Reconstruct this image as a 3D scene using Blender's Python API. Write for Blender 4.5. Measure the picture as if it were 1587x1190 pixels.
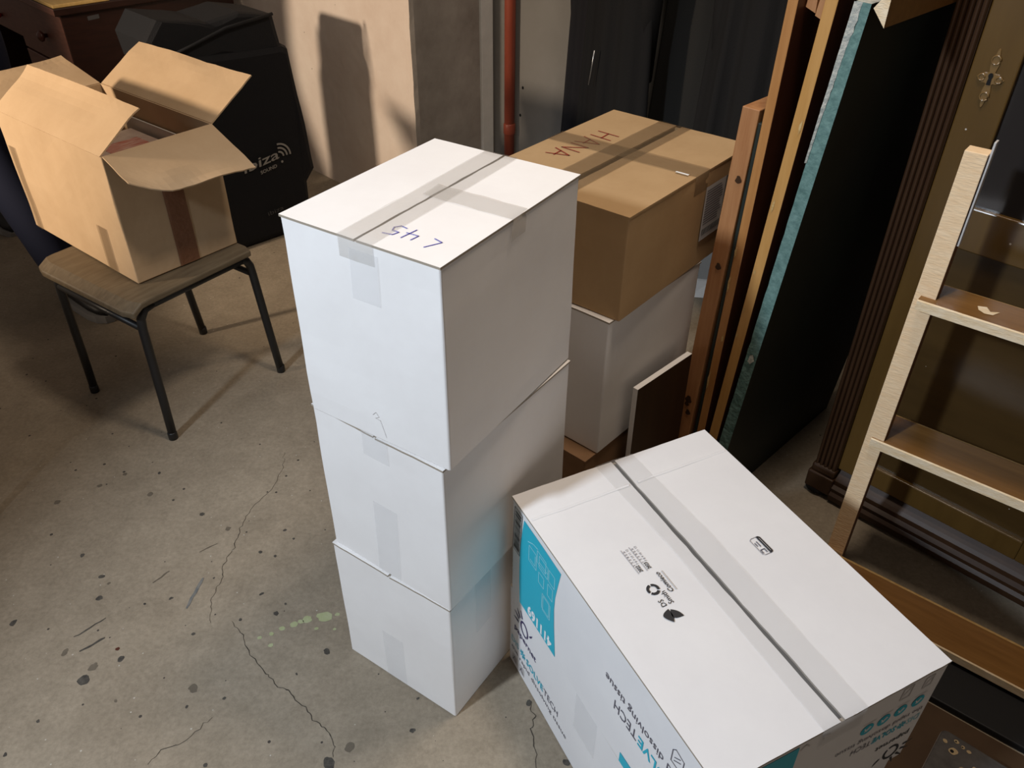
import bpy, bmesh, math, random
from mathutils import Vector, Matrix, noise

for o in list(bpy.data.objects):
    bpy.data.objects.remove(o, do_unlink=True)
SC = bpy.context.scene
COL = SC.collection
R = math.radians
random.seed(7)

# ------------------------------------------------------------------ camera
PITCH, ROLL, FPX, HCAM = R(36.49), R(0.572), 1265.4, 1.6
fwd = Vector((0, math.cos(PITCH), -math.sin(PITCH)))
rt = Vector((1, 0, 0)); up0 = rt.cross(fwd)
r2 = rt * math.cos(ROLL) + up0 * math.sin(ROLL)
u2 = -rt * math.sin(ROLL) + up0 * math.cos(ROLL)
cd = bpy.data.cameras.new('camera'); cam = bpy.data.objects.new('camera', cd); COL.objects.link(cam)
cd.sensor_width = 36; cd.lens = FPX / 1587 * 36; cd.clip_start = 0.02
M = Matrix((r2, u2, -fwd)).transposed().to_4x4(); M.translation = Vector((0, 0, HCAM))
cam.matrix_world = M
SC.camera = cam

# ------------------------------------------------------------------ light
W = bpy.data.worlds.new('world'); SC.world = W; W.use_nodes = True
W.node_tree.nodes['Background'].inputs[0].default_value = (1.0, 0.84, 0.72, 1)
W.node_tree.nodes['Background'].inputs[1].default_value = 0.13
def area_light(name, loc, target, size, power, color):
    ld = bpy.data.lights.new(name, 'AREA'); ld.shape = 'SQUARE'; ld.size = size
    ld.energy = power; ld.color = color
    o = bpy.data.objects.new(name, ld); COL.objects.link(o); o.location = loc
    o.rotation_euler = (Vector(target) - Vector(loc)).to_track_quat('-Z', 'Y').to_euler()
    return o
sd = bpy.data.lights.new('ceiling_spot_cool', 'SPOT'); sd.energy = 285; sd.color = (0.78, 0.88, 1.0)
sd.spot_size = R(68); sd.spot_blend = 0.65; sd.shadow_soft_size = 0.10
so_ = bpy.data.objects.new('ceiling_spot_cool', sd); COL.objects.link(so_); so_.location = (-1.7, -0.3, 2.4)
so_.rotation_euler = (Vector((0.15, 0.95, 0.35)) - so_.location).to_track_quat('-Z', 'Y').to_euler()
area_light('ceiling_lamp_warm', (0.43, 1.28, 3.0), (0.0, 1.6, 0.0), 0.35, 27, (1.0, 0.84, 0.68))
wd_ = bpy.data.lights.new('wall_spot_warm', 'SPOT'); wd_.energy = 290; wd_.color = (1.0, 0.80, 0.60)
wd_.spot_size = R(60); wd_.spot_blend = 0.5; wd_.shadow_soft_size = 0.09
wo_ = bpy.data.objects.new('wall_spot_warm', wd_); COL.objects.link(wo_); wo_.location = (-3.0, 1.3, 1.55)
wo_.rotation_euler = (Vector((-0.7, 3.2, 1.05)) - wo_.location).to_track_quat('-Z', 'Y').to_euler()
SC.view_settings.view_transform = 'Standard'; SC.view_settings.look = 'None'
SC.view_settings.exposure = 0.0; SC.view_settings.gamma = 1.0
SC.view_settings.use_curve_mapping = False

# ------------------------------------------------------------------ materials
def mat(name, col, rough=0.6, spec=0.4, alpha=1.0, metal=0.0, noise_amt=0.0, noise_scale=20.0, col2=None,
        stretch=None, bump=0.0, bump_scale=60.0, specks=None, coat=0.0):
    """principled material; colour varied between col and col2 by (stretched) noise; optional light specks"""
    m = bpy.data.materials.new(name); m.use_nodes = True
    nt = m.node_tree; N = nt.nodes; L = nt.links; b = N['Principled BSDF']
    b.inputs['Base Color'].default_value = (*col, 1); b.inputs['Roughness'].default_value = rough
    b.inputs['Specular IOR Level'].default_value = spec; b.inputs['Metallic'].default_value = metal
    b.inputs['Alpha'].default_value = alpha; b.inputs['Coat Weight'].default_value = coat
    b.inputs['Coat Roughness'].default_value = 0.15
    tc = N.new('ShaderNodeTexCoord')
    vec = tc.outputs['Object']
    if stretch:
        mp = N.new('ShaderNodeMapping'); mp.inputs['Scale'].default_value = stretch
        L.new(vec, mp.inputs['Vector']); vec = mp.outputs['Vector']
    out = None
    if col2:
        nz = N.new('ShaderNodeTexNoise'); nz.inputs['Scale'].default_value = noise_scale
        nz.inputs['Detail'].default_value = 6; nz.inputs['Roughness'].default_value = 0.65
        L.new(vec, nz.inputs['Vector'])
        cr = N.new('ShaderNodeValToRGB'); cr.color_ramp.elements[0].position = 0.32; cr.color_ramp.elements[1].position = 0.68
        cr.color_ramp.elements[0].color = (*col, 1); cr.color_ramp.elements[1].color = (*col2, 1)
        L.new(nz.outputs['Fac'], cr.inputs['Fac']); out = cr.outputs['Color']
    if specks:
        scol, sscale, thr = specks
        vz = N.new('ShaderNodeTexVoronoi'); vz.inputs['Scale'].default_value = sscale
        L.new(tc.outputs['Object'], vz.inputs['Vector'])
        wn = N.new('ShaderNodeTexWhiteNoise'); L.new(vz.outputs['Position'], wn.inputs['Vector'])
        m1 = N.new('ShaderNodeMath'); m1.operation = 'MULTIPLY'; m1.inputs[1].default_value = thr
        L.new(wn.outputs['Value'], m1.inputs[0])
        m0 = N.new('ShaderNodeMath'); m0.operation = 'SUBTRACT'; m0.inputs[1].default_value = thr * 0.62
        L.new(m1.outputs[0], m0.inputs[0])
        m2 = N.new('ShaderNodeMath'); m2.operation = 'LESS_THAN'
        L.new(vz.outputs['Distance'], m2.inputs[0]); L.new(m0.outputs[0], m2.inputs[1])
        mx = N.new('ShaderNodeMix'); mx.data_type = 'RGBA'
        L.new(m2.outputs[0], mx.inputs[0])
        if out is not None: L.new(out, mx.inputs[6])
        else: mx.inputs[6].default_value = (*col, 1)
        mx.inputs[7].default_value = (*scol, 1); out = mx.outputs[2]
    if out is not None: L.new(out, b.inputs['Base Color'])
    if bump:
        nb = N.new('ShaderNodeTexNoise'); nb.inputs['Scale'].default_value = bump_scale; nb.inputs['Detail'].default_value = 5
        L.new(vec, nb.inputs['Vector'])
        bp = N.new('ShaderNodeBump'); bp.inputs['Strength'].default_value = bump; bp.inputs['Distance'].default_value = 0.004
        L.new(nb.outputs['Fac'], bp.inputs['Height']); L.new(bp.outputs['Normal'], b.inputs['Normal'])
    return m

def concrete_floor():
    m = bpy.data.materials.new('floor_concrete'); m.use_nodes = True
    nt = m.node_tree; N = nt.nodes; L = nt.links; b = N['Principled BSDF']
    tc = N.new('ShaderNodeTexCoord')
    def nz(scale, detail=8, rough=0.65, dist=0.0):
        n = N.new('ShaderNodeTexNoise'); n.inputs['Scale'].default_value = scale; n.inputs['Detail'].default_value = detail
        n.inputs['Roughness'].default_value = rough; n.inputs['Distortion'].default_value = dist
        L.new(tc.outputs['Object'], n.inputs['Vector']); return n.outputs['Fac']
    def ramp(f, p0, c0, p1, c1):
        r = N.new('ShaderNodeValToRGB'); e = r.color_ramp.elements
        e[0].position = p0; e[0].color = (*c0, 1); e[1].position = p1; e[1].color = (*c1, 1)
        L.new(f, r.inputs['Fac']); return r.outputs['Color']
    def mix(f, a, c, mode='MIX'):
        x = N.new('ShaderNodeMix'); x.data_type = 'RGBA'; x.blend_type = mode
        if isinstance(f, float): x.inputs[0].default_value = f
        else: L.new(f, x.inputs[0])
        for s, q in ((6, a), (7, c)):
            if isinstance(q, tuple): x.inputs[s].default_value = (*q, 1)
            else: L.new(q, x.inputs[s])
        return x.outputs[2]
    base = ramp(nz(2.2, 6), 0.30, (0.240, 0.200, 0.152), 0.70, (0.345, 0.295, 0.230))
    mid = ramp(nz(14, 9, 0.75, 0.6), 0.30, (0.82, 0.81, 0.78), 0.72, (1.08, 1.07, 1.05))
    c = mix(1.0, base, mid, 'MULTIPLY')
    fine = ramp(nz(90, 6, 0.7), 0.32, (0.84, 0.83, 0.81), 0.68, (1.12, 1.12, 1.11))
    c = mix(1.0, c, fine, 'MULTIPLY')
    vor = N.new('ShaderNodeTexVoronoi'); vor.inputs['Scale'].default_value = 38; L.new(tc.outputs['Object'], vor.inputs['Vector'])
    wn = N.new('ShaderNodeTexWhiteNoise'); L.new(vor.outputs['Position'], wn.inputs['Vector'])
    a = N.new('ShaderNodeMath'); a.operation = 'MULTIPLY_ADD'; a.inputs[1].default_value = 0.9; a.inputs[2].default_value = -0.74
    L.new(wn.outputs['Value'], a.inputs[0])
    lt = N.new('ShaderNodeMath'); lt.operation = 'LESS_THAN'; L.new(vor.outputs['Distance'], lt.inputs[0]); L.new(a.outputs[0], lt.inputs[1])
    c = mix(lt.outputs[0], c, (0.06, 0.05, 0.042))
    v2 = N.new('ShaderNodeTexVoronoi'); v2.inputs['Scale'].default_value = 70; L.new(tc.outputs['Object'], v2.inputs['Vector'])
    w2 = N.new('ShaderNodeTexWhiteNoise'); L.new(v2.outputs['Position'], w2.inputs['Vector'])
    a2 = N.new('ShaderNodeMath'); a2.operation = 'MULTIPLY_ADD'; a2.inputs[1].default_value = 0.8; a2.inputs[2].default_value = -0.66
    L.new(w2.outputs['Value'], a2.inputs[0])
    l2 = N.new('ShaderNodeMath'); l2.operation = 'LESS_THAN'; L.new(v2.outputs['Distance'], l2.inputs[0]); L.new(a2.outputs[0], l2.inputs[1])
    c = mix(l2.outputs[0], c, (0.45, 0.42, 0.36))
    L.new(c, b.inputs['Base Color']); b.inputs['Roughness'].default_value = 0.72
    b.inputs['Specular IOR Level'].default_value = 0.3
    bp = N.new('ShaderNodeBump'); bp.inputs['Strength'].default_value = 0.35; bp.inputs['Distance'].default_value = 0.003
    L.new(nz(60, 8, 0.7), bp.inputs['Height']); L.new(bp.outputs['Normal'], b.inputs['Normal'])
    return m

M_FLOOR = concrete_floor()
M_PLASTER = mat('wall_plaster', (0.74, 0.62, 0.53), 0.9, 0.1, col2=(0.86, 0.76, 0.67), noise_scale=3.5, bump=0.5, bump_scale=25, specks=((0.30, 0.25, 0.2), 16, 0.16))
M_CEMENT = mat('wall_cement', (0.26, 0.23, 0.205), 0.9, 0.1, col2=(0.40, 0.365, 0.33), noise_scale=4.5, bump=0.6, bump_scale=18)
M_GREY = mat('wall_grey_paint', (0.185, 0.180, 0.168), 0.8, 0.2, col2=(0.22, 0.215, 0.205), noise_scale=3)
M_TRIM = mat('white_trim_paint', (0.66, 0.67, 0.65), 0.6, 0.3, col2=(0.74, 0.74, 0.72), noise_scale=14, bump=0.2)
M_WHITE = mat('white_cardboard', (0.80, 0.775, 0.755), 0.75, 0.25, col2=(0.84, 0.82, 0.80), noise_scale=6, bump=0.10, bump_scale=30)
M_WHITE_IN = mat('raw_board_edge', (0.33, 0.28, 0.22), 0.9, 0.1)
M_WHITE_P = mat('white_printed_cardboard', (0.74, 0.735, 0.745), 0.7, 0.3, col2=(0.78, 0.775, 0.78), noise_scale=6, bump=0.12, bump_scale=26)
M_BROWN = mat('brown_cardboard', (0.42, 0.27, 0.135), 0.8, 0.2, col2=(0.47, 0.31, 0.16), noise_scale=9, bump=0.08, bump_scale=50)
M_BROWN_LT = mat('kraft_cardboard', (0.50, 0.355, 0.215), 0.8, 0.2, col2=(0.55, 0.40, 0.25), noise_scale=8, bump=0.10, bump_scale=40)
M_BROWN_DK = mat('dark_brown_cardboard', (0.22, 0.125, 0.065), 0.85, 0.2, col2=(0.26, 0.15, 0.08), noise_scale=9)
M_TAPE = mat('clear_parcel_tape', (0.50, 0.46, 0.41), 0.22, 0.5, alpha=0.30, bump=0.5, bump_scale=45)
M_TAPE_W = mat('clear_tape_on_white', (0.76, 0.77, 0.79), 0.3, 0.4, alpha=0.18, bump=0.4, bump_scale=40)
M_TAPE_P = mat('clear_tape_glossy', (0.66, 0.655, 0.65), 0.15, 0.5, alpha=0.20, bump=0.35, bump_scale=35)
M_TAPE_B = mat('brown_parcel_tape', (0.20, 0.135, 0.075), 0.25, 0.5, alpha=0.42, bump=0.5, bump_scale=40)
M_TAPE_R = mat('dark_brown_tape', (0.22, 0.10, 0.055), 0.3, 0.5, alpha=0.85, bump=0.6, bump_scale=60)
M_BLUEINK = mat('blue_marker', (0.10, 0.09, 0.42), 0.6)
M_REDINK = mat('red_marker', (0.28, 0.035, 0.02), 0.6)
M_NAVY = mat('navy_print', (0.045, 0.035, 0.115), 0.6)
M_DKTXT = mat('dark_grey_print', (0.11, 0.105, 0.135), 0.6)
M_BLACKP = mat('black_print', (0.025, 0.025, 0.028), 0.6)
M_TEAL = mat('teal_print', (0.02, 0.42, 0.56), 0.55)
M_TEAL_L = mat('pale_teal_print', (0.22, 0.55, 0.65), 0.55)
M_WHITEP = mat('white_print', (0.85, 0.87, 0.88), 0.6)
M_LINEP = mat('pale_line_print', (0.40, 0.74, 0.82), 0.6)
M_LABEL = mat('paper_label', (0.55, 0.53, 0.52), 0.6)
M_TUBE = mat('black_steel_tube', (0.012, 0.012, 0.013), 0.42, 0.5, specks=((0.10, 0.09, 0.08), 60, 0.10))
M_SEAT = mat('worn_plywood_seat', (0.105, 0.078, 0.048), 0.5, 0.4, col2=(0.16, 0.125, 0.08), noise_scale=5, stretch=(2, 14, 14))
M_BAG = mat('black_nylon', (0.006, 0.007, 0.010), 0.75, 0.3, bump=0.35, bump_scale=260)
M_BAG2 = mat('charcoal_nylon', (0.012, 0.013, 0.016), 0.8, 0.3, bump=0.35, bump_scale=260)
M_LOGO = mat('grey_logo_print', (0.30, 0.29, 0.275), 0.6)
M_LOGO2 = mat('dim_logo_print', (0.07, 0.07, 0.075), 0.6)
M_DESK = mat('dark_mahogany', (0.020, 0.008, 0.006), 0.4, 0.4, col2=(0.035, 0.013, 0.009), noise_scale=4, stretch=(2, 2, 12))
M_DESKF = mat('red_brown_wood', (0.13, 0.055, 0.040), 0.45, 0.4, col2=(0.18, 0.08, 0.058), noise_scale=5, stretch=(3, 3, 14))
M_KNOB = mat('dark_red_wood', (0.075, 0.022, 0.014), 0.35, 0.5)
M_REDPLASTIC = mat('red_plastic', (0.35, 0.02, 0.02), 0.35, 0.5)
M_YELLOWWOOD = mat('pale_yellow_wood', (0.62, 0.40, 0.13), 0.5, 0.4, col2=(0.72, 0.5, 0.2), noise_scale=6, stretch=(2, 12, 12))
M_PIPE = mat('rust_red_paint', (0.215, 0.038, 0.020), 0.42, 0.5, col2=(0.30, 0.065, 0.035), noise_scale=9, stretch=(1, 1, 0.3))
M_COAT = mat('black_wool', (0.006, 0.006, 0.0065), 0.85, 0.2, bump=0.2, bump_scale=200)
M_COAT2 = mat('charcoal_wool', (0.014, 0.014, 0.0135), 0.85, 0.2, bump=0.2, bump_scale=200)
M_COAT3 = mat('black_navy_wool', (0.008, 0.008, 0.011), 0.8, 0.25, bump=0.2, bump_scale=200)
M_METAL = mat('grey_metal', (0.35, 0.35, 0.36), 0.35, 0.5, metal=0.9)
M_PINE_OR = mat('orange_varnished_pine', (0.36, 0.155, 0.045), 0.38, 0.45, col2=(0.47, 0.225, 0.075), noise_scale=5, stretch=(10, 10, 0.8))
M_PINE_YE = mat('honey_varnished_pine', (0.46, 0.235, 0.065), 0.35, 0.45, col2=(0.56, 0.31, 0.105), noise_scale=5, stretch=(10, 10, 0.8))
M_PINE_RE = mat('reddish_pine', (0.33, 0.140, 0.052), 0.5, 0.4, col2=(0.44, 0.215, 0.09), noise_scale=5, stretch=(12, 12, 0.9), bump=0.1)
M_VENEER = mat('dark_red_veneer', (0.060, 0.018, 0.008), 0.42, 0.4, col2=(0.085, 0.028, 0.012), noise_scale=4, stretch=(6, 6, 0.8))
M_GREENEDGE = mat('green_chipboard_edge', (0.085, 0.165, 0.150), 0.85, 0.2, col2=(0.16, 0.27, 0.25), noise_scale=45, bump=0.8, bump_scale=70)
M_GREEN = mat('dark_green_board', (0.012, 0.017, 0.014), 0.5, 0.35, col2=(0.017, 0.024, 0.020), noise_scale=6)
M_CHIP = mat('torn_white_fibre', (0.55, 0.53, 0.47), 0.9, 0.1, col2=(0.35, 0.38, 0.35), noise_scale=60, bump=1.0, bump_scale=120)
M_CAB = mat('olive_brown_varnish', (0.075, 0.040, 0.009), 0.30, 0.5, col2=(0.105, 0.058, 0.014), noise_scale=3, stretch=(5, 5, 0.7), specks=((0.5, 0.46, 0.4), 22, 0.15), coat=0.15)
M_CABDK = mat('dark_brown_varnish', (0.032, 0.014, 0.006), 0.45, 0.4, col2=(0.048, 0.022, 0.009), noise_scale=4, stretch=(6, 6, 0.7), specks=((0.45, 0.40, 0.34), 26, 0.13))
M_CABPANEL = mat('brown_panel_varnish', (0.040, 0.022, 0.006), 0.32, 0.5, col2=(0.062, 0.035, 0.010), noise_scale=3, stretch=(0.8, 5, 5), specks=((0.5, 0.46, 0.4), 24, 0.16))
M_GLASS = mat('dark_cabinet_glass', (0.022, 0.020, 0.020), 0.08, 0.6)
M_BRASS = mat('varnished_escutcheon', (0.17, 0.10, 0.035), 0.22, 0.7, coat=0.5)
M_HOLE = mat('keyhole_black', (0.004, 0.004, 0.004), 0.9)
M_RAW = mat('raw_pine', (0.80, 0.57, 0.34), 0.7, 0.25, col2=(0.87, 0.67, 0.44), noise_scale=16, stretch=(1.5, 1.5, 6), bump=0.3, bump_scale=40)
M_RAWEDGE = mat('raw_pine_edge', (0.70, 0.52, 0.30), 0.75, 0.25, col2=(0.82, 0.70, 0.52), noise_scale=12, stretch=(2, 8, 8), bump=0.3)
M_TREAD = mat('worn_brown_varnish', (0.165, 0.075, 0.018), 0.33, 0.5, col2=(0.235, 0.115, 0.032), noise_scale=4, stretch=(1.2, 14, 14), specks=((0.55, 0.45, 0.3), 26, 0.07))
M_STILEIN = mat('brown_stile_side', (0.13, 0.055, 0.030), 0.4, 0.4, col2=(0.20, 0.095, 0.055), noise_scale=4, stretch=(12, 12, 0.8))
M_WORNEDGE = mat('worn_pale_edge', (0.40, 0.22, 0.06), 0.6, 0.3, col2=(0.62, 0.44, 0.2), noise_scale=20, stretch=(4, 10, 10))
M_DARKSTRIP = mat('black_floor_band', (0.010, 0.010, 0.011), 0.6, 0.3, specks=((0.05, 0.05, 0.05), 40, 0.08))  # colour of the slab added for the dark band under the tread
M_PLATE = mat('worn_black_paint', (0.035, 0.032, 0.032), 0.4, 0.5, col2=(0.085, 0.078, 0.074), noise_scale=22, specks=((0.40, 0.33, 0.24), 60, 0.2))
M_PLATEEDGE = mat('scuffed_grey_edge', (0.20, 0.18, 0.17), 0.5, 0.4, col2=(0.34, 0.30, 0.28), noise_scale=30)
M_HOLEWOOD = mat('chipped_wood', (0.34, 0.25, 0.14), 0.8, 0.2, col2=(0.46, 0.36, 0.22), noise_scale=60)
M_TROUSER = mat('navy_trousers', (0.010, 0.013, 0.030), 0.85, 0.2)
M_SHOE = mat('black_shoe', (0.012, 0.012, 0.013), 0.5, 0.4)
M_SOLE = mat('pale_rubber_sole', (0.26, 0.255, 0.25), 0.7, 0.3)
M_SKIN = mat('skin', (0.50, 0.30, 0.21), 0.55, 0.4)
M_HAIR = mat('dark_hair', (0.02, 0.014, 0.010), 0.6, 0.3)
M_JACKET = mat('dark_navy_jacket', (0.014, 0.017, 0.030), 0.85, 0.2)
M_SPOT = mat('dark_floor_spot', (0.040, 0.036, 0.032), 0.8, 0.2, col2=(0.10, 0.09, 0.075), noise_scale=60)
M_SPOT2 = mat('brown_floor_stain', (0.115, 0.095, 0.070), 0.8, 0.2, col2=(0.15, 0.125, 0.095), noise_scale=40)
M_SPOTG = mat('pale_green_paint', (0.36, 0.39, 0.20), 0.8, 0.2, col2=(0.42, 0.44, 0.27), noise_scale=50)
M_SPOTB = mat('blue_grey_scuff', (0.105, 0.115, 0.12), 0.8, 0.2, col2=(0.2, 0.19, 0.17), noise_scale=70)
M_CRACK = mat('crack_dark', (0.055, 0.047, 0.038), 0.9, 0.1)
M_PAPER = mat('white_paper', (0.62, 0.59, 0.55), 0.8, 0.2)
M_BOOKR = mat('red_cover', (0.42, 0.07, 0.04), 0.45, 0.4, col2=(0.60, 0.40, 0.32), noise_scale=18, stretch=(1, 6, 1))
M_BOOKC = mat('cream_cover', (0.55, 0.44, 0.36), 0.45, 0.4, col2=(0.42, 0.30, 0.24), noise_scale=22)
M_FLOORSHADE = mat('brown_floor_shade', (0.050, 0.027, 0.012), 0.6, 0.3, col2=(0.068, 0.038, 0.018), noise_scale=8)  # brown shade of the floor, put into the colour of an added sheet
M_DARKCLOTH = mat('dark_green_cloth', (0.020, 0.026, 0.024), 0.85, 0.2)

# ------------------------------------------------------------------ helpers
def tag(o, label, cat, group=None):
    o['label'] = label; o['category'] = cat
    if group: o['group'] = group
    return o
def empty(name, loc, rotz=0.0, rot=None):
    o = bpy.data.objects.new(name, None); COL.objects.link(o); o.location = loc
    o.rotation_euler = rot if rot else (0, 0, rotz); o.empty_display_size = 0.05
    return o
def obj(name, verts, faces, mats, parent=None, smooth=False, fmats=None, bevel=0.0, segs=2):
    me = bpy.data.meshes.new(name); me.from_pydata([tuple(v) for v in verts], [], faces)
    if not isinstance(mats, (list, tuple)): mats = [mats]
    for m in mats: me.materials.append(m)
    if fmats:
        for p, k in zip(me.polygons, fmats): p.material_index = k
    bm = bmesh.new(); bm.from_mesh(me)
    bmesh.ops.recalc_face_normals(bm, faces=bm.faces); bm.to_mesh(me); bm.free()
    if smooth:
        for p in me.polygons: p.use_smooth = True
    o = bpy.data.objects.new(name, me); COL.objects.link(o)
    if parent: o.parent = parent
    if bevel:
        md = o.modifiers.new('bevel', 'BEVEL'); md.width = bevel; md.segments = segs; md.limit_method = 'ANGLE'
    return o
def box(name, a, b, mats, parent=None, bevel=0.0, fm=None, skew=None):
    """axis box from corner a to corner b. fm: material index for faces (-x,+x,-y,+y,-z,+z). skew=(sx,sy): shift of the top"""
    x0, y0, z0 = a; x1, y1, z1 = b; sx, sy = skew or (0, 0)
    v = [(x0, y0, z0), (x1, y0, z0), (x1, y1, z0), (x0, y1, z0), (x0 + sx, y0 + sy, z1), (x1 + sx, y0 + sy, z1), (x1 + sx, y1 + sy, z1), (x0 + sx, y1 + sy, z1)]
    f = [(0, 4, 7, 3), (1, 2, 6, 5), (0, 1, 5, 4), (3, 7, 6, 2), (0, 3, 2, 1), (4, 5, 6, 7)]
    return obj(name, v, f, mats, parent, fmats=fm, bevel=bevel)
def prism(name, poly, axis, t0, t1, mats, parent=None, bevel=0.0, fm_side=0):
    """polygon of 2D points extruded along 'x','y' or 'z' from t0 to t1"""
    def P(p, t): return {'x': (t, p[0], p[1]), 'y': (p[0], t, p[1]), 'z': (p[0], p[1], t)}[axis]
    n = len(poly); v = [P(p, t0) for p in poly] + [P(p, t1) for p in poly]
    f = [tuple(range(n)), tuple(range(n, 2 * n))] + [(i, (i + 1) % n, n + (i + 1) % n, n + i) for i in range(n)]
    return obj(name, v, f, mats, parent, bevel=bevel, fmats=[0, 0] + [fm_side] * n)
def tube(name, pts, r, m, parent=None, seg=10, caps=True):
    pts = [Vector(p) for p in pts]; V = []; F = []
    rs = r if isinstance(r, (list, tuple)) else [r] * len(pts)
    prev = None
    for i, p in enumerate(pts):
        d = (pts[min(i + 1, len(pts) - 1)] - pts[max(i - 1, 0)]).normalized()
        if prev is None:
            n = d.orthogonal().normalized()
        else:
            n = (prev - d * prev.dot(d)).normalized()
        prev = n; b = d.cross(n)
        for k in range(seg):
            a = 2 * math.pi * k / seg; V.append(p + (n * math.cos(a) + b * math.sin(a)) * rs[i])
    for i in range(len(pts) - 1):
        for k in range(seg):
            F.append((i * seg + k, i * seg + (k + 1) % seg, (i + 1) * seg + (k + 1) % seg, (i + 1) * seg + k))
    if caps: F += [tuple(range(seg)), tuple(range((len(pts) - 1) * seg, len(pts) * seg))]
    return obj(name, V, F, m, parent, smooth=True)
def lathe(name, prof, m, parent=None, seg=20, axis='z', loc=(0, 0, 0)):
    V = []; F = []
    for r, h in prof:
        for k in range(seg):
            a = 2 * math.pi * k / seg; c, s = r * math.cos(a), r * math.sin(a)
            q = {'z': (c, s, h), 'x': (h, c, s), 'y': (c, h, s)}[axis]
            V.append(Vector(q) + Vector(loc))
    for i in range(len(prof) - 1):
        for k in range(seg): F.append((i * seg + k, i * seg + (k + 1) % seg, (i + 1) * seg + (k + 1) % seg, (i + 1) * seg + k))
    F += [tuple(range(seg)), tuple(range((len(prof) - 1) * seg, len(prof) * seg))]
    return obj(name, V, F, m, parent, smooth=True)

# --- flat print on a face: origin o, unit vectors right/up (normal = right x up)
class Face:
    def __init__(s, o, right, up, parent, eps=0.0009):
        s.o = Vector(o); s.r = Vector(right); s.u = Vector(up); s.n = s.r.cross(s.u); s.p = parent; s.eps = eps
    def pt(s, x, y, k=1.0): return s.o + s.r * x + s.u * y + s.n * (s.eps * k)
    def poly(s, name, pts, m, k=1.0):
        return obj(name, [s.pt(x, y, k) for x, y in pts], [tuple(range(len(pts)))], m, s.p)
    def polys(s, name, plist, m, k=1.0):
        V = []; F = []
        for pts in plist:
            F.append(tuple(range(len(V), len(V) + len(pts)))); V += [s.pt(x, y, k) for x, y in pts]
        return obj(name, V, F, m, s.p)
    def lines(s, name, plines, w, m, k=1.0):
        V = []; F = []
        for pl in plines:
            for (x0, y0), (x1, y1) in zip(pl[:-1], pl[1:]):
                d = math.hypot(x1 - x0, y1 - y0) or 1e-6; nx, ny = -(y1 - y0) / d * w / 2, (x1 - x0) / d * w / 2
                ex, ey = (x1 - x0) / d * w * .3, (y1 - y0) / d * w * .3
                i = len(V)
                V += [s.pt(x0 - ex + nx, y0 - ey + ny, k), s.pt(x0 - ex - nx, y0 - ey - ny, k), s.pt(x1 + ex - nx, y1 + ey - ny, k), s.pt(x1 + ex + nx, y1 + ey + ny, k)]
                F.append((i, i + 1, i + 2, i + 3))
        return obj(name, V, F, m, s.p)
    def ring(s, name, cx, cy, rx, ry, w, m, a0=0, a1=360, rot=0, k=1.0, n=28):
        V = []; F = []
        for i in range(n + 1):
            a = R(a0 + (a1 - a0) * i / n)
            for q in (0, 1):
                x, y = (rx - q * w) * math.cos(a), (ry - q * w) * math.sin(a)
                x, y = x * math.cos(R(rot)) - y * math.sin(R(rot)), x * math.sin(R(rot)) + y * math.cos(R(rot))
                V.append(s.pt(cx + x, cy + y, k))
            if i: F.append((2 * i - 2, 2 * i - 1, 2 * i + 1, 2 * i))
        return obj(name, V, F, m, s.p)
    def text(s, name, txt, x, y, h, m, width=None, bold=0.0, shear=0.0, rot=0.0, k=1.0):
        """text with baseline start (x,y), cap height about h, squeezed to width"""
        cu = bpy.data.curves.new('t', 'FONT'); cu.body = txt; cu.size = 1.0; cu.resolution_u = 2; cu.offset = bold; cu.shear = shear
        to = bpy.data.objects.new('t', cu); COL.objects.link(to)
        dg = bpy.context.evaluated_depsgraph_get(); me = bpy.data.meshes.new_from_object(to.evaluated_get(dg))
        bpy.data.objects.remove(to, do_unlink=True)
        xs = [v.co.x for v in me.vertices]; x0, x1 = min(xs), max(xs)
        sy = h / 0.70; sx = (width / (x1 - x0)) if width else sy
        c, sn = math.cos(R(rot)), math.sin(R(rot))
        for v in me.vertices:
            a, b = (v.co.x - x0) * sx, v.co.y * sy
            v.co = s.pt(x + a * c - b * sn, y + a * sn + b * c, k)
        me.materials.clear(); me.materials.append(m)
        o = bpy.data.objects.new(name, me); COL.objects.link(o); o.parent = s.p
        return o

def strip(name, path, wvec, m, parent, eps_n=None, sub=8, amp=0.0006, seed=0):
    """tape: a film following path points, width vector wvec, with slight wrinkles"""
    path = [Vector(p) for p in path]; wv = Vector(wvec); pts = []
    for a, b in zip(path[:-1], path[1:]):
        n = max(1, int((b - a).length / 0.02))
        for i in range(n): pts.append(a.lerp(b, i / n))
    pts.append(path[-1]); V = []; F = []; nw = 5
    for i, p in enumerate(pts):
        d = (pts[min(i + 1, len(pts) - 1)] - pts[max(i - 1, 0)]).normalized(); n = wv.normalized().cross(d).normalized()
        if eps_n and n.dot(Vector(eps_n)) < 0: n = -n
        for k in range(nw):
            q = p + wv * (k / (nw - 1) - 0.5)
            V.append(q + n * (amp * noise.noise(q * 30 + Vector((seed, 0, 0)))))
    for i in range(len(pts) - 1):
        for k in range(nw - 1): F.append((i * nw + k, i * nw + k + 1, (i + 1) * nw + k + 1, (i + 1) * nw + k))
    return obj(name, V, F, m, parent, smooth=True)

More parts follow.
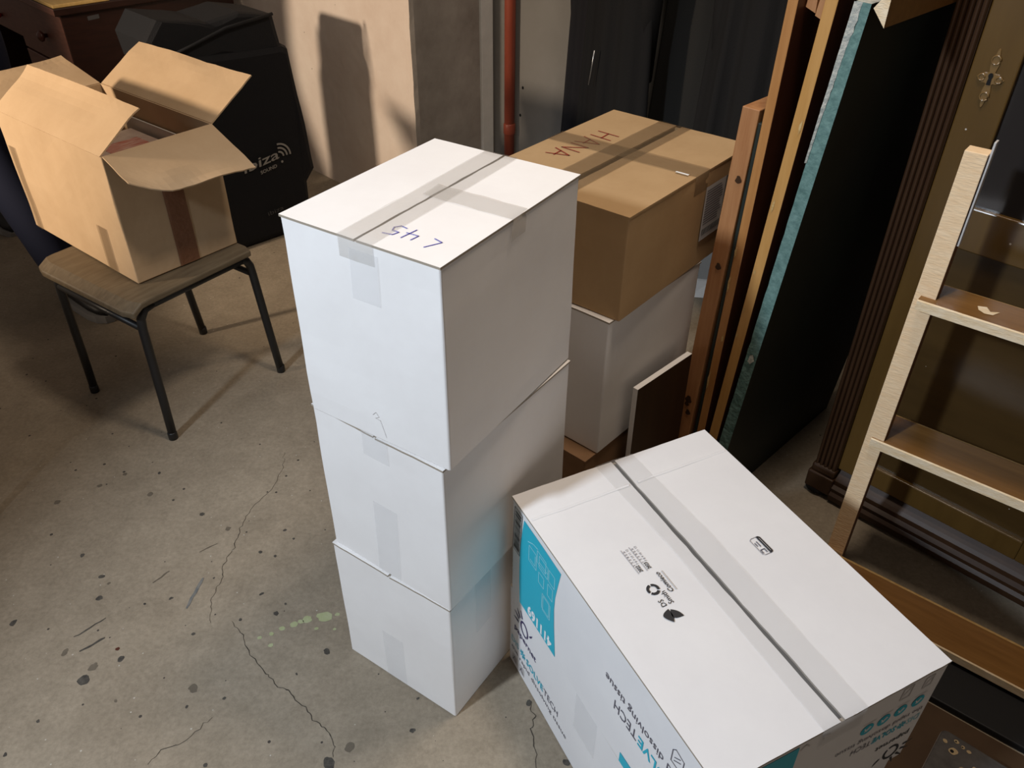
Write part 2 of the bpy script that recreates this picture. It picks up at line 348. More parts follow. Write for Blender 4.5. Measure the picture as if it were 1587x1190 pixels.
def carton_body(name, d, w, h, m, parent, r=0.004, th=0.005, amp=0.0022, seed=0, inner=None):
    """open-topped carton shell: rounded footprint, slightly bulging walls, inner lining"""
    out = []; ns = 10
    cs = [((r, r), 180), ((d - r, r), 270), ((d - r, w - r), 0), ((r, w - r), 90)]
    ring = []
    for q, ((cx, cy), a0) in enumerate(cs):
        for i in range(4):
            a = R(a0 + 90 * i / 3); ring.append((cx + r * math.cos(a), cy + r * math.sin(a), math.cos(a), math.sin(a)))
        nx, ny = cs[(q + 1) % 4][0]; a = R(a0 + 90); ex, ey = nx + r * math.cos(a), ny + r * math.sin(a)
        sx, sy = cx + r * math.cos(a), cy + r * math.sin(a)
        for i in range(1, ns): ring.append((sx + (ex - sx) * i / ns, sy + (ey - sy) * i / ns, math.cos(a), math.sin(a)))
    n = len(ring); zs = [0, 0.003] + [h * i / 9 for i in range(1, 9)] + [h - 0.002, h]
    V = []; F = []; FM = []
    for zi, z in enumerate(zs):
        for x, y, nx, ny in ring:
            t = min(1, z / 0.03, (h - z) / 0.03); q = noise.noise(Vector((x * 7 + seed, y * 7, z * 7)))
            ins = 0.002 if zi == 0 else 0.0
            V.append((x + nx * (amp * q * max(0.25, t) - ins), y + ny * (amp * q * max(0.25, t) - ins), z))
    for zi in range(len(zs) - 1):
        for k in range(n): F.append((zi * n + k, zi * n + (k + 1) % n, (zi + 1) * n + (k + 1) % n, (zi + 1) * n + k)); FM.append(0)
    b0 = len(V)
    for z in (h, 0.006):
        for x, y, nx, ny in ring: V.append((min(max(x, th), d - th), min(max(y, th), w - th), z))
    top = (len(zs) - 1) * n
    for k in range(n):
        k2 = (k + 1) % n
        F.append((top + k, top + k2, b0 + k2, b0 + k)); F.append((b0 + k, b0 + k2, b0 + n + k2, b0 + n + k)); FM += [1, 1]
    F.append(tuple(range(n))); F.append(tuple(range(b0 + n, b0 + 2 * n))); FM += [0, 1]
    return obj(name, V, F, [m, inner or M_WHITE_IN], parent, smooth=False, fmats=FM)

def carton_flap(name, x0, x1, y0, y1, z, m, parent, slit=None, wob=0.0015, th=0.004, amp=0.0006, seed=0, sag=0.0, edge_m=None):
    """top flap: thin slab, wavy surface, ragged on the slit side ('x0','x1','y0','y1')"""
    nx = max(4, int((x1 - x0) / 0.02)); ny = max(4, int((y1 - y0) / 0.02)); V = []; F = []; FM = []
    for lay in (0, 1):
        for j in range(ny + 1):
            for i in range(nx + 1):
                fx, fy = i / nx, j / ny
                x = x0 + (x1 - x0) * fx; y = y0 + (y1 - y0) * fy
                wb = wob * noise.noise(Vector((x * 40 + seed, y * 40, 1.7))) + wob * 0.8 * noise.noise(Vector((x * 12, y * 12 + seed, 5)))
                if slit == 'x0' and i == 0: x += wb
                if slit == 'x1' and i == nx: x += wb
                if slit == 'y0' and j == 0: y += wb
                if slit == 'y1' and j == ny: y += wb
                rag = 0.0009 * noise.noise(Vector((x * 55, y * 55, seed + 9)))
                if i in (0, nx) and not (slit and slit[0] == 'x'): x += rag
                if j in (0, ny) and not (slit and slit[0] == 'y'): y += rag
                s = {'x0': 1 - fx, 'x1': fx, 'y0': 1 - fy, 'y1': fy, None: 0}[slit]
                edge = min(1, 6 * min(fx, 1 - fx, fy, 1 - fy))
                dz = amp * noise.noise(Vector((x * 9 + seed, y * 9, 3))) * max(.3, edge) - sag * s * s
                V.append((x, y, z - th + lay * th + dz))
    n1 = (nx + 1) * (ny + 1); g = lambda l, i, j: l * n1 + j * (nx + 1) + i
    for l in (0, 1):
        for j in range(ny):
            for i in range(nx): F.append((g(l, i, j), g(l, i + 1, j), g(l, i + 1, j + 1), g(l, i, j + 1))); FM.append(0)
    for i in range(nx):
        F.append((g(0, i, 0), g(0, i + 1, 0), g(1, i + 1, 0), g(1, i, 0))); F.append((g(0, i, ny), g(0, i + 1, ny), g(1, i + 1, ny), g(1, i, ny)))
    for j in range(ny):
        F.append((g(0, 0, j), g(0, 0, j + 1), g(1, 0, j + 1), g(1, 0, j))); F.append((g(0, nx, j), g(0, nx, j + 1), g(1, nx, j + 1), g(1, nx, j)))
    FM += [1] * (2 * nx + 2 * ny)
    return obj(name, V, F, [m, edge_m or m], parent, fmats=FM)

E1 = Vector((math.sqrt(.5), -math.sqrt(.5), 0)); E2 = Vector((math.sqrt(.5), math.sqrt(.5), 0))
def UV(u, v, z=0.0): return E1 * u + E2 * v + Vector((0, 0, z))       # the room's own axes, 45 degrees to the view
RZ = R(-45)

# ------------------------------------------------------------------ the setting
def struct(o): o['kind'] = 'structure'; return o
floor = struct(box('floor', (-7, -4, -0.1), (4, 7, 0), M_FLOOR))
def blob(name, x, y, r, m, seed, k=1.0, sq=1.0, ang=0.0):
    pts = []
    for i in range(14):
        a = 2 * math.pi * i / 14; rr = r * (1 + 0.38 * noise.noise(Vector((math.cos(a) * 1.6 + seed, math.sin(a) * 1.6, seed * .7))))
        px, py = rr * math.cos(a), rr * math.sin(a) * sq
        pts.append((x + px * math.cos(ang) - py * math.sin(ang), y + px * math.sin(ang) + py * math.cos(ang), 0.0004 * k))
    return obj(name, pts, [tuple(range(14))], m, floor)
SPOTS = [(-0.993, 1.275, .0096), (-0.936, 1.051, .0145), (-0.929, 1.085, .0118), (-1.009, 1.122, .0102), (-1.165, 1.2, .0105), (-1.015, 1.341, .0079), (-0.689, 1.034, .0127), (-0.606, 1.292, .0065), (-0.556, 1.235, .0076), (-0.748, 1.506, .0084), (-0.833, 1.558, .0071), (-1.0, 1.632, .0088), (-1.153, 1.664, .0089), (-1.101, 1.712, .0075), (-1.005, 1.718, .006), (-0.876, 1.107, .009), (-0.893, 1.132, .0054), (-0.821, 1.276, .0064), (-0.734, 1.175, .0049), (-0.636, 1.216, .005), (-0.615, 1.011, .0046), (-0.61, 0.862, .0053), (-1.022, 0.88, .0054), (-0.878, 1.259, .0038), (-0.736, 1.34, .0033), (-0.567, 1.473, .0035), (-0.54, 1.263, .0038), (-0.689, 0.99, .0045), (-0.846, 1.002, .0046), (-0.99, 0.953, .0044), (-0.989, 1.32, .0046), (-1.092, 1.409, .0067), (-1.242, 1.598, .0094), (-0.642, 1.426, .0054), (-0.601, 1.413, .0047),
         (-0.416, 1.131, .0105), (-0.201, 0.941, .0068), (-0.326, 0.903, .0111), (-0.363, 0.87, .0155), (0.044, 1.007, .0099), (-0.597, 1.503, .0062), (-0.472, 1.072, .0037), (-0.197, 1.015, .0043), (0.118, 0.875, .0087)]
for i, (x, y, r) in enumerate(SPOTS):
    light = i in (2, 3, 6, 9, 11, 12, 13, 28, 30, 32, 37)
    blob('floor_spot', x, y, r * 0.92, M_SPOT2 if light else (M_KNOB if i == 16 else M_SPOT), i * 1.3, 1.0, random.uniform(.65, 1), random.uniform(0, 3))
for i, (x, y, r) in enumerate([(-0.439, 1.227, .0195), (-0.479, 1.218, .013), (-0.507, 1.204, .0098), (-0.493, 1.212, .0078), (-0.532, 1.192, .0078), (-0.554, 1.177, .0065), (-0.547, 1.146, .0065), (-0.41, 1.234, .0065), (-0.452, 1.193, .0052), (-0.409, 1.192, .0046), (-0.578, 1.166, .0059)]):
    blob('paint_splash', x, y, r * 0.9, M_SPOTG, i + 40, 1.3, .85)
def flat_line(name, pts, w, m, k=1.0, jag=0.006, seed=0):
    P = []
    for (x0, y0), (x1, y1) in zip(pts[:-1], pts[1:]):
        for i in range(6):
            t = i / 6; x, y = x0 + (x1 - x0) * t, y0 + (y1 - y0) * t
            P.append((x + jag * noise.noise(Vector((x * 60, y * 60, seed))), y + jag * noise.noise(Vector((x * 60, y * 60, seed + 7)))))
    P.append(pts[-1]); V = []; F = []
    for i, (x, y) in enumerate(P):
        a, b = P[max(i - 1, 0)], P[min(i + 1, len(P) - 1)]; d = math.hypot(b[0] - a[0], b[1] - a[1]) or 1
        ww = w * (0.55 + 0.6 * abs(noise.noise(Vector((x * 90, y * 90, seed + 3)))) * 2) * (0.4 + 0.6 * math.sin(math.pi * (i + .5) / len(P)))
        nx, ny = -(b[1] - a[1]) / d * ww / 2, (b[0] - a[0]) / d * ww / 2
        V += [(x + nx, y + ny, .0005 * k), (x - nx, y - ny, .0005 * k)]
        if i: F.append((2 * i - 2, 2 * i - 1, 2 * i + 1, 2 * i))
    return obj(name, V, F, m, floor)
for i, c in enumerate([[(-0.67, 1.815), (-0.658, 1.746), (-0.666, 1.669), (-0.706, 1.58), (-0.715, 1.506), (-0.714, 1.441), (-0.723, 1.387), (-0.715, 1.336), (-0.723, 1.287), (-0.715, 1.24), (-0.704, 1.205)],
          [(-0.656, 1.21), (-0.618, 1.173), (-0.592, 1.123), (-0.541, 1.075), (-0.506, 1.039), (-0.478, 1.03), (-0.435, 0.992), (-0.418, 0.965), (-0.391, 0.95), (-0.372, 0.932), (-0.358, 0.904), (-0.356, 0.881)],
          [(-0.726, 0.86), (-0.707, 0.891), (-0.666, 0.915), (-0.627, 0.966)],
          [(0.044, 1.01), (0.055, 0.979), (0.049, 0.943), (0.056, 0.902), (0.058, 0.83)]]):
    flat_line('floor_crack', c, (.0016, .0021, .0016, .0024)[i], M_CRACK, 1.6, .008, i * 3)
for i, (c, w, m) in enumerate([([(-1.005, 1.162), (-0.954, 1.217)], .005, M_SPOT), ([(-0.976, 1.124), (-0.934, 1.162)], .007, M_SPOT), ([(-0.882, 1.324), (-0.853, 1.36)], .005, M_SPOT2), ([(-0.775, 1.247), (-0.762, 1.34)], .012, M_SPOTB), ([(-0.798, 1.424), (-0.76, 1.454)], .004, M_SPOT2)]):
    flat_line('floor_scuff', c, w, m, 1.9, .003, i + 20)

# plastered wall with a rough cement return at its end (room axes)
def wall_block():
    zs = [2.6 * i / 60 for i in range(61)]; V = []; F = []; FM = []
    for z in zs:
        j = 0.006 * noise.noise(Vector((0, 0, z * 14))) + 0.004 * noise.noise(Vector((3, 0, z * 45)))
        V += [(-7.0, 2.09, z), (-2.70, 2.09, z), (-2.676 + j, 2.094 + j * .5, z), (-2.67, 2.112 + abs(j), z), (-2.67, 2.60, z), (-7.0, 2.60, z)]
    for i in range(len(zs) - 1):
        for k in range(6):
            F.append((i * 6 + k, i * 6 + (k + 1) % 6, i * 6 + 6 + (k + 1) % 6, i * 6 + 6 + k)); FM.append(1 if k in (2, 3) else 0)
    F += [tuple(range(6)), tuple(range(360, 366))]; FM += [0, 0]
    o = obj('wall_left', V, F, [M_PLASTER, M_CEMENT], fmats=FM); o.rotation_euler = (0, 0, RZ); return struct(o)
wall_block()
wb = struct(box('wall_back', (-2.67, 2.535, 0), (2.4, 2.65, 2.6), M_GREY)); wb.rotation_euler = (0, 0, RZ)
FB = Face((0, 2.535, 0), (1, 0, 0), (0, 0, 1), wb)
for u, z in ((-2.487, .545), (-2.50, .425)):
    FB.poly('screw_hole', [(u + .006 * math.cos(a * .7), z + .007 * math.sin(a * .7)) for a in range(9)], M_HOLE)
tr = []
tm = struct(box('trim_1', (-2.67, 2.455, 0), (-2.655, 2.52, 2.6), M_TRIM, bevel=.002)); tm.rotation_euler = (0, 0, RZ)
pipe = empty('pipe', UV(-2.535, 2.503)); tag(pipe, 'rust red painted pipe running up the grey wall', 'pipe')
tube('pipe_run', [(0, 0, 0), (0, 0, 1.0), (0.002, 0, 2.55)], .023, M_PIPE, pipe, 18)
lathe('pipe_joint', [(.023, .34), (.026, .345), (.026, .385), (.023, .39)], M_PIPE, pipe, 18)

# ------------------------------------------------------------------ white cartons
def carton(name, x, y, yaw, w, d, z0, h, m, inner, label, group=None, slit='x', seed=0, gap=0.003, sag=0.004, body_m=None):
    t = empty(name, (x, y, z0), R(yaw)); tag(t, label, 'box', group)
    carton_body('carton_body', d, w, h - .004, body_m or m, t, seed=seed, inner=inner, amp=.0006 if 'tissue' in name else .0022)
    if slit == 'x':
        carton_flap('top_flap', -.001, d + .001, -.001, w / 2 - gap / 2, h, m, t, 'y1', seed=seed, sag=sag, edge_m=inner)
        carton_flap('top_flap', -.001, d + .001, w / 2 + gap / 2, w + .001, h, m, t, 'y0', seed=seed + 5, sag=sag * .6, edge_m=inner)
    else:
        carton_flap('top_flap', -.001, d / 2 - gap / 2, -.001, w + .001, h, m, t, 'x1', seed=seed, sag=sag, edge_m=inner)
        carton_flap('top_flap', d / 2 + gap / 2, d + .001, -.001, w + .001, h, m, t, 'x0', seed=seed + 5, sag=sag * .6, edge_m=inner)
    return t
w, d, h = .2986, .382, .3545
cC = carton('white_carton', -.1122, .9719, 56.2, w, d, 0, h, M_WHITE, M_WHITE_IN, 'plain white carton on the floor, bottom of the stack of three', 'stack of three white cartons', seed=1)
strip('tape', [(-.0012, .160, .155), (-.0012, .160, .004)], (0, .056, 0), M_TAPE_W, cC, (-1, 0, 0))
strip('tape', [(.105, -.0012, .35), (.105, -.0012, .20)], (.05, 0, 0), M_TAPE_W, cC, (0, -1, 0))
cB = carton('white_carton', -.1098, .9680, 54.9, w, d, .355, h, M_WHITE, M_WHITE_IN, 'plain white carton in the middle of the stack of three', 'stack of three white cartons', seed=12)
strip('tape', [(-.0012, .143, .19), (-.0012, .150, .003)], (0, .058, 0), M_TAPE_W, cB, (-1, 0, 0))
strip('tape', [(-.0012, .150, .353), (-.0012, .150, .30)], (0, .06, 0), M_TAPE_W, cB, (-1, 0, 0), amp=.0015)
h = .368
cA = carton('white_carton', -.0969, .9634, 57.5, w, d, .711, h, M_WHITE, M_WHITE_IN, 'white carton with blue L 45 on its taped lid, topmost of the stack', 'stack of three white cartons', seed=23, gap=.0045, sag=.0004)
strip('tape', [(-.0015, .150, h - .035), (-.0015, .150, h + .0012), (d * .5, .152, h + .0016), (d + .0015, .156, h + .0012), (d + .0015, .156, .30)], (0, .066, 0), M_TAPE, cA, (0, 0, 1), amp=.0014)
strip('tape', [(.195, .165, h + .002), (.197, -.0015, h + .0012), (.19, -.0018, h - .034)], (.046, .004, 0), M_TAPE, cA, (0, 0, 1), amp=.0022, seed=4)
strip('tape', [(-.0018, .137, .352), (-.0018, .140, .268)], (0, .054, 0), M_TAPE_W, cA, (-1, 0, 0), amp=.001)
FA = Face((0, 0, h), (0, 1, 0), (-1, 0, 0), cA, .0009)
for pls in ([[(.053, -.033), (.040, -.058), (.056, -.062)]],
                            [[(.082, -.040), (.080, -.056), (.101, -.055)], [(.098, -.038), (.094, -.070)]],
                            [[(.130, -.036), (.114, -.039), (.111, -.050), (.123, -.050), (.127, -.059), (.121, -.068), (.109, -.066)]]): FA.lines('marker_letter', pls, .0017, M_BLUEINK)
FAl = Face((0, 0, 0), (0, -1, 0), (0, 0, 1), cA, .0008)
FAl.lines('pen_scribble', [[(-.155, .05), (-.148, .058), (-.142, .050), (-.150, .045), (-.140, .044), (-.130, .012)]], .0007, M_LABEL)

# ------------------------------------------------------------------ brown and white cartons behind
E_x, E_y = ((-.888 + 1.132) * math.sqrt(.5), (1.132 + .888) * math.sqrt(.5))
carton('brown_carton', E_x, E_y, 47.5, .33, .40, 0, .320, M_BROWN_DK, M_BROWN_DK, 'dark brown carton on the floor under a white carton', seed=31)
cD = carton('white_carton', .2026, 1.4535, 48.74, .2986, .3665, .3215, .3655, M_WHITE, M_WHITE_IN, 'white carton between two brown cartons, with red lettered box on top', seed=44)
w, d, h = .3784, .5158, .2376
cH = carton('brown_carton', .2231, 1.4548, 51.02, w, d, .6875, h, M_BROWN, M_BROWN, 'brown carton with red HANA lettering and crossed brown tape on its lid', seed=52, gap=.017, sag=.0006)
strip('tape', [(-.0015, .196, .15), (-.0015, .196, h + .0012), (d * .5, .198, h + .002), (d + .0015, .20, h + .0012), (d + .0015, .20, .15)], (0, .088, 0), M_TAPE_B, cH, (0, 0, 1), amp=.0016)
strip('tape', [(.268, w + .0015, .17), (.268, w + .0015, h + .0022), (.278, w / 2, h + .003), (.288, -.0015, h + .0022), (.289, -.002, h - .045)], (.060, 0, 0), M_TAPE_B, cH, (0, 0, 1), amp=.002, seed=3)
strip('tape_tail', [(.252, .045, h + .0035), (.252, .014, h + .004)], (.006, 0, 0), M_WHITEP, cH, (0, 0, 1))
FH = Face((0, 0, h), (-1, 0, 0), (0, -1, 0), cH, .0013)
def let(ch, x, y, w_, h_):
    L = {'H': [[(0, 0), (.05, 1)], [(.9, 0), (1, 1)], [(0, .5), (1, .55)]], 'A': [[(0, 0), (.5, 1), (1, .02)], [(.15, .38), (.95, .42)]], 'N': [[(0, 0), (.05, 1), (.95, 0), (1, 1)]]}[ch]
    return [[(x + a * w_, y + b * h_) for a, b in pl] for pl in L]
P = []
for ch, x, y, w_, h_ in (('H', -.358, -.318, .036, .058), ('A', -.305, -.322, .040, .056), ('N', -.252, -.322, .038, .050), ('A', -.203, -.330, .038, .052)): FH.lines('marker_letter', let(ch, x, y, w_, h_), .0034, M_REDINK)
FHr = Face((0, 0, 0), (1, 0, 0), (0, 0, 1), cH, .0025)
FHr.poly('shipping_label', [(.315, .066), (.45, .066), (.45, .197), (.315, .197)], M_LABEL)
FHr.lines('label_lines', [[(.322, .186 - i * .0062), (.322 + .078 * (0.8 + .2 * random.random()), .186 - i * .0062)] for i in range(14)], .0025, M_DKTXT, 1.3)
FHr.polys('label_barcode', [[(.322 + i * .0056, .078), (.322 + i * .0056 + .0018 + .002 * random.random(), .078), (.322 + i * .0056 + .003, .094), (.322 + i * .0056, .094)] for i in range(16)], M_BLACKP, 1.3)
FHr.poly('label_stripe', [(.408, .10), (.45, .10), (.45, .197), (.408, .197)], M_SPOTB, 1.2)

# crumpled paper seen in the gap behind the cartons
t = tag(obj('paper_scrap', [(0, 0, 0), (.16, -.03, .004), (.21, .09, .012), (.13, .17, .03), (.02, .12, .008), (.09, .06, .035)], [(0, 1, 5), (1, 2, 5), (2, 3, 5), (3, 4, 5), (4, 0, 5)], M_PAPER), 'scrap of white paper on the floor behind the brown carton', 'paper')
t.location = (.68, 2.74, .001)

# ------------------------------------------------------------------ printed tissue cartons (two, the upper one upside down)
w, d = .617, .4456
def sun_logo(F, cx, cy, s, m, name='sun_logo'):
    F.ring('logo_ring', cx, cy, .021 * s, .026 * s, .0062 * s, m, -60, 285, 18)
    rays = []
    for a in (112, 136, 160, 186):
        c, q = math.cos(R(a)), math.sin(R(a)); n = (-q, c)
        rays.append([(cx + c * .032 * s + n[0] * .0035 * s, cy + q * .032 * s + n[1] * .0035 * s), (cx + c * .032 * s - n[0] * .0035 * s, cy + q * .032 * s - n[1] * .0035 * s), (cx + c * .058 * s - n[0] * .0012 * s, cy + q * .058 * s - n[1] * .0012 * s), (cx + c * .058 * s + n[0] * .0012 * s, cy + q * .058 * s + n[1] * .0012 * s)])
    F.polys('logo_rays', rays, m)
    F.poly('logo_leaf', [(cx + (.026 + .017 * t + .0) * s, cy + (.006 + .014 * t + b) * s) for t, b in ((0, 0), (.35, -.006), (.8, -.003), (1, .006), (.6, .004))], m)
def flower(F, cx, cy, r, m):
    F.polys('flower_mark', [[(cx, cy), (cx + r * .7 * math.cos(R(a - 14)), cy + r * .7 * math.sin(R(a - 14))), (cx + r * math.cos(R(a)), cy + r * math.sin(R(a))), (cx + r * .7 * math.cos(R(a + 14)), cy + r * .7 * math.sin(R(a + 14)))] for a in range(0, 360, 45)], m)
hq = .2487; hp = .2676
cQ = empty('tissue_carton', (.2756, .5715, 0), R(26.5)); tag(cQ, 'white tissue carton on the floor, under an upside down printed carton', 'box', 'printed tissue cartons')
carton_body('carton_body', d, w, hq, M_WHITE_P, cQ, seed=61, inner=M_WHITE_IN, amp=.0006)
FQ = Face((0, 0, 0), (0, -1, 0), (0, 0, 1), cQ, .0009)
sun_logo(FQ, -.548, .178, .82, M_NAVY)
FQ.text('brand_text', 'papernet', -.592, .135, .017, M_NAVY, .098, .012)
FQ.text('product_text', 'DIS', -.605, .080, .018, M_TEAL_L, .034)
flower(FQ, -.552, .089, .014, M_TEAL)
FQ.text('product_text', 'SOLVE', -.535, .080, .019, M_TEAL, .076, .018)
FQ.text('product_text', 'TECH', -.456, .080, .019, M_DKTXT, .060)
FQ.text('slogan_text', 'the rapid dissolving tissue', -.605, .054, .013, M_DKTXT, .245)
for k in range(2):
    x = -.60 + k * .034
    FQ.poly('care_icon', [(x, .016), (x + .022, .016), (x + .022, .040), (x, .040)], M_LABEL)
    FQ.lines('care_icon_mark', [[(x + .004, .02), (x + .011, .036), (x + .018, .02), (x + .004, .03)]], .002, M_DKTXT, 1.4)
strip('tape', [(-.0014, .300, .248), (-.0014, .300, .14)], (0, .075, 0), M_TAPE_W, cQ, (-1, 0, 0))

cP = carton('tissue_carton', .2821, .5592, 26.85, w, d, hq + .0005, hp, M_WHITE_P, M_WHITE_IN, 'white tissue carton turned upside down with teal panel and black printed lid', 'printed tissue cartons', slit='y', seed=71, gap=.0085, sag=.0006)
FPl = Face((0, 0, 0), (0, -1, 0), (0, 0, 1), cP, .0009)          # left face, as seen
FPu = Face((0, 0, 0), (0, 1, 0), (0, 0, -1), cP, .0009)          # left face, text upside down
Fbar = [(-.613, .136), (-.583, .136), (-.575, .252), (-.605, .252)]
FPl.lines('barcode_frame', [Fbar + [Fbar[0]]], .0016, M_BLACKP)
bars = []
for i in range(26):
    z = .142 + i * .0041; hh = random.choice((.0012, .002, .0029)); o = (z - .136) / .116 * .008
    bars.append([(-.609 + o, z), (-.587 + o, z), (-.587 + o, z + hh), (-.609 + o, z + hh)])
FPl.polys('barcode', bars, M_BLACKP)
tp = [(-.5675, .249), (-.50, .2485), (-.428, .246), (-.436, .205), (-.443, .165), (-.4445, .131), (-.441, .085), (-.436, .045), (-.4315, .005), (-.50, .004), (-.579, .003), (-.582, .06), (-.583, .11), (-.580, .17), (-.574, .215)]
FPl.poly('teal_panel', tp, M_TEAL, .8)
FPu.text('product_number', '411169', .446, -.036, .027, M_WHITEP, .098, .035, k=1.2)
def rect(x0, y0, x1, y1): return [(x0, y0), (x1, y0), (x1, y1), (x0, y1), (x0, y0)]
FPl.lines('panel_icons', [rect(-.505, .185, -.472, .215), rect(-.513, .192, -.48, .222), [(-.505, .199), (-.472, .199)], rect(-.468, .185, -.447, .215), rect(-.470, .145, -.452, .176), rect(-.505, .145, -.485, .172), rect(-.545, .165, -.515, .205), [(-.54, .172), (-.52, .172), (-.52, .198)], rect(-.485, .085, -.458, .125), rect(-.489, .089, -.462, .129), [(-.55, .21), (-.53, .222), (-.512, .226)]], .0014, M_LINEP, 1.2)
FPu.text('slogan_text', 'the rapid dissolving tissue', .005, -.173, .018, M_DKTXT, .265)
FPu.text('product_text', 'DIS', .000, -.138, .024, M_TEAL_L, .045)
flower(FPu, .060, -.126, .013, M_TEAL)
FPu.text('product_text', 'SOLVE', .076, -.138, .024, M_TEAL, .092, .02)
FPu.text('product_text', 'TECH', .172, -.138, .024, M_DKTXT, .066)
FPl.poly('teal_corner', [(-.205, .004), (-.205, .03), (-.16, .032), (-.06, .034), (-.06, .004)], M_TEAL)
FPl.lines('care_icon', [[(-.092, .190), (-.066, .190), (-.066, .222), (-.086, .226), (-.092, .218), (-.092, .190)], [(-.086, .198), (-.072, .210)], [(-.086, .206), (-.074, .217)]], .0015, M_DKTXT)
FPr = Face((0, 0, 0), (-1, 0, 0), (0, 0, -1), cP, .0009)         # right face, text upside down
sun_logo(FPr, -.405, -.040, .85, M_BLACKP)
FPr.text('brand_text', 'papernet', -.428, -.090, .014, M_BLACKP, .075, .012)
FPr.text('product_text', 'DIS', -.434, -.136, .016, M_TEAL_L, .027)
flower(FPr, -.395, -.128, .011, M_TEAL)
FPr.text('product_text', 'SOLVE', -.382, -.136, .016, M_TEAL, .052, .02)
FPr.text('product_text', 'TECH', -.327, -.136, .016, M_DKTXT, .042)
FPr.text('slogan_text', 'the rapid dissolving tissue', -.432, -.158, .012, M_DKTXT, .188)
for i, x in enumerate((-.298, -.333, -.369, -.407)):
    FPr.poly('icon_disc', [(x + .0135 * math.cos(R(a)), -.188 + .0135 * math.sin(R(a))) for a in range(0, 360, 20)], M_TEAL)
    FPr.lines('icon_mark', [[(x - .007, -.191), (x, -.183), (x + .006, -.192)], [(x - .004, -.194), (x + .004, -.184)]], .0025, M_WHITEP, 1.3)
FPr.lines('icon_captions', [[(x - .013, -.206), (x + .013, -.206)] for x in (-.298, -.333, -.369, -.407)], .0016, M_LABEL)
for pls in ([rect(-.372, -.256, -.352, -.226), [(-.368, -.25), (-.356, -.236)]], [rect(-.418, -.252, -.400, -.226), [(-.414, -.246), (-.404, -.232)]], [[(-.205, -.246), (-.190, -.252), (-.194, -.240)]], [[(-.166, -.244), (-.158, -.252), (-.150, -.243)]]):
    FPr.lines('care_icon', pls, .0024, M_LABEL)
FPr.poly('teal_panel', [(-.145, -.256), (-.015, -.258), (-.015, -.012), (-.145, -.010), (-.150, -.12)], M_TEAL)
# lid print and tape
strip('tape', [(.225, w + .0016, .20), (.225, w + .0016, hp + .0012), (.234, w * .6, hp + .0022), (.228, -.0016, hp + .0014), (.228, -.0018, .22)], (.085, 0, 0), M_TAPE_P, cP, (0, 0, 1), amp=.002, seed=6)
FT = Face((0, 0, hp), (0, 1, 0), (-1, 0, 0), cP, .0016)
def leaf(x0, y0, x1, y1, b):
    o = []; n = 8; dx, dy = x1 - x0, y1 - y0
    for k in range(n + 1): t = k / n; q = b * math.sin(math.pi * t) * (1.25 - .5 * t); o.append((x0 + dx * t - dy * q, y0 + dy * t + dx * q))
    for k in range(n - 1, 0, -1): t = k / n; q = -.25 * b * math.sin(math.pi * t); o.append((x0 + dx * t - dy * q, y0 + dy * t + dx * q))
    return o
FT.poly('leaf_mark', leaf(.270, -.113, .250, -.126, -.52), M_BLACKP); FT.poly('leaf_mark', leaf(.272, -.110, .246, -.104, -.48), M_BLACKP)
FT.text('printed_text', 'DS', .279, -.113, .0095, M_BLACKP, .014)
FT.text('printed_text', 'Smith', .279, -.127, .0095, M_BLACKP, .027)
FT.ring('recycle_mark', .316, -.111, .0115, .0115, .0048, M_BLACKP, 8, 112)
FT.ring('recycle_mark', .316, -.111, .0115, .0115, .0048, M_BLACKP, 128, 232)
FT.ring('recycle_mark', .316, -.111, .0115, .0115, .0048, M_BLACKP, 248, 352)
FT.text('printed_text', 'Comieco', .299, -.141, .0085, M_BLACKP, .045, .012, .25)
FT.lines('printed_small_text', [[(.300, -.1465), (.343, -.1465)]], .0016, M_LABEL)
for r_, yr in ((0, '2022'), (1, '2023')):
    x = -.116 - r_ * .017
    FT.text('calendar_year', yr, .356, x - .002, .0068, M_BLACKP, .015, .02)
    FT.text('calendar_months', '1 2 3 4 5 6', .373, x + .0025, .0042, M_DKTXT, .035)
    FT.text('calendar_months', '7 8 9 10 11 12', .373, x - .0045, .0042, M_DKTXT, .037)
    FT.lines('calendar_rule', [[(.354, x + .0078), (.412, x + .0078)]], .0007, M_DKTXT)
FT.lines('stamp_frame', [[(.296, -.327), (.330, -.327), (.333, -.331), (.333, -.346), (.330, -.349), (.296, -.349), (.293, -.346), (.293, -.331), (.296, -.327)]], .0008, M_DKTXT)
FT.poly('stamp_bar', [(.293, -.342), (.333, -.342), (.333, -.347), (.331, -.349), (.295, -.349), (.293, -.347)], M_BLACKP)
FT.lines('stamp_text', [[(.297, -.3455), (.328, -.3455)]], .0008, M_LABEL, 1.3)
FT.lines('stamp_marks', [[(.314, -.331), (.322, -.331)], [(.312, -.336), (.324, -.336)], [(.297, -.330), (.305, -.330), (.305, -.338), (.297, -.338)]], .0016, M_DKTXT)
for xa, xb in ((.004, d / 2 - .010), (d / 2 + .010, d - .004)):      # pressed fold line across the lid, one on each flap
    V = []; F = []; yy = .546
    for i in range(21):
        x = xa + (xb - xa) * i / 20; z = hp + .0011 + .0011 * noise.noise(Vector((x * 9 + 71, yy * 9, 3))); dy = .0015 * noise.noise(Vector((x * 20, 0, 0)))
        V += [(x, yy + dy - .003, z - .0008), (x, yy + dy, z + .0012), (x, yy + dy + .003, z - .0008)]
        if i: F += [(3 * i - 3, 3 * i, 3 * i + 1, 3 * i - 2), (3 * i - 2, 3 * i + 1, 3 * i + 2, 3 * i - 1)]
    obj('fold_ridge', V, F, M_WHITE_P, cP, smooth=True)

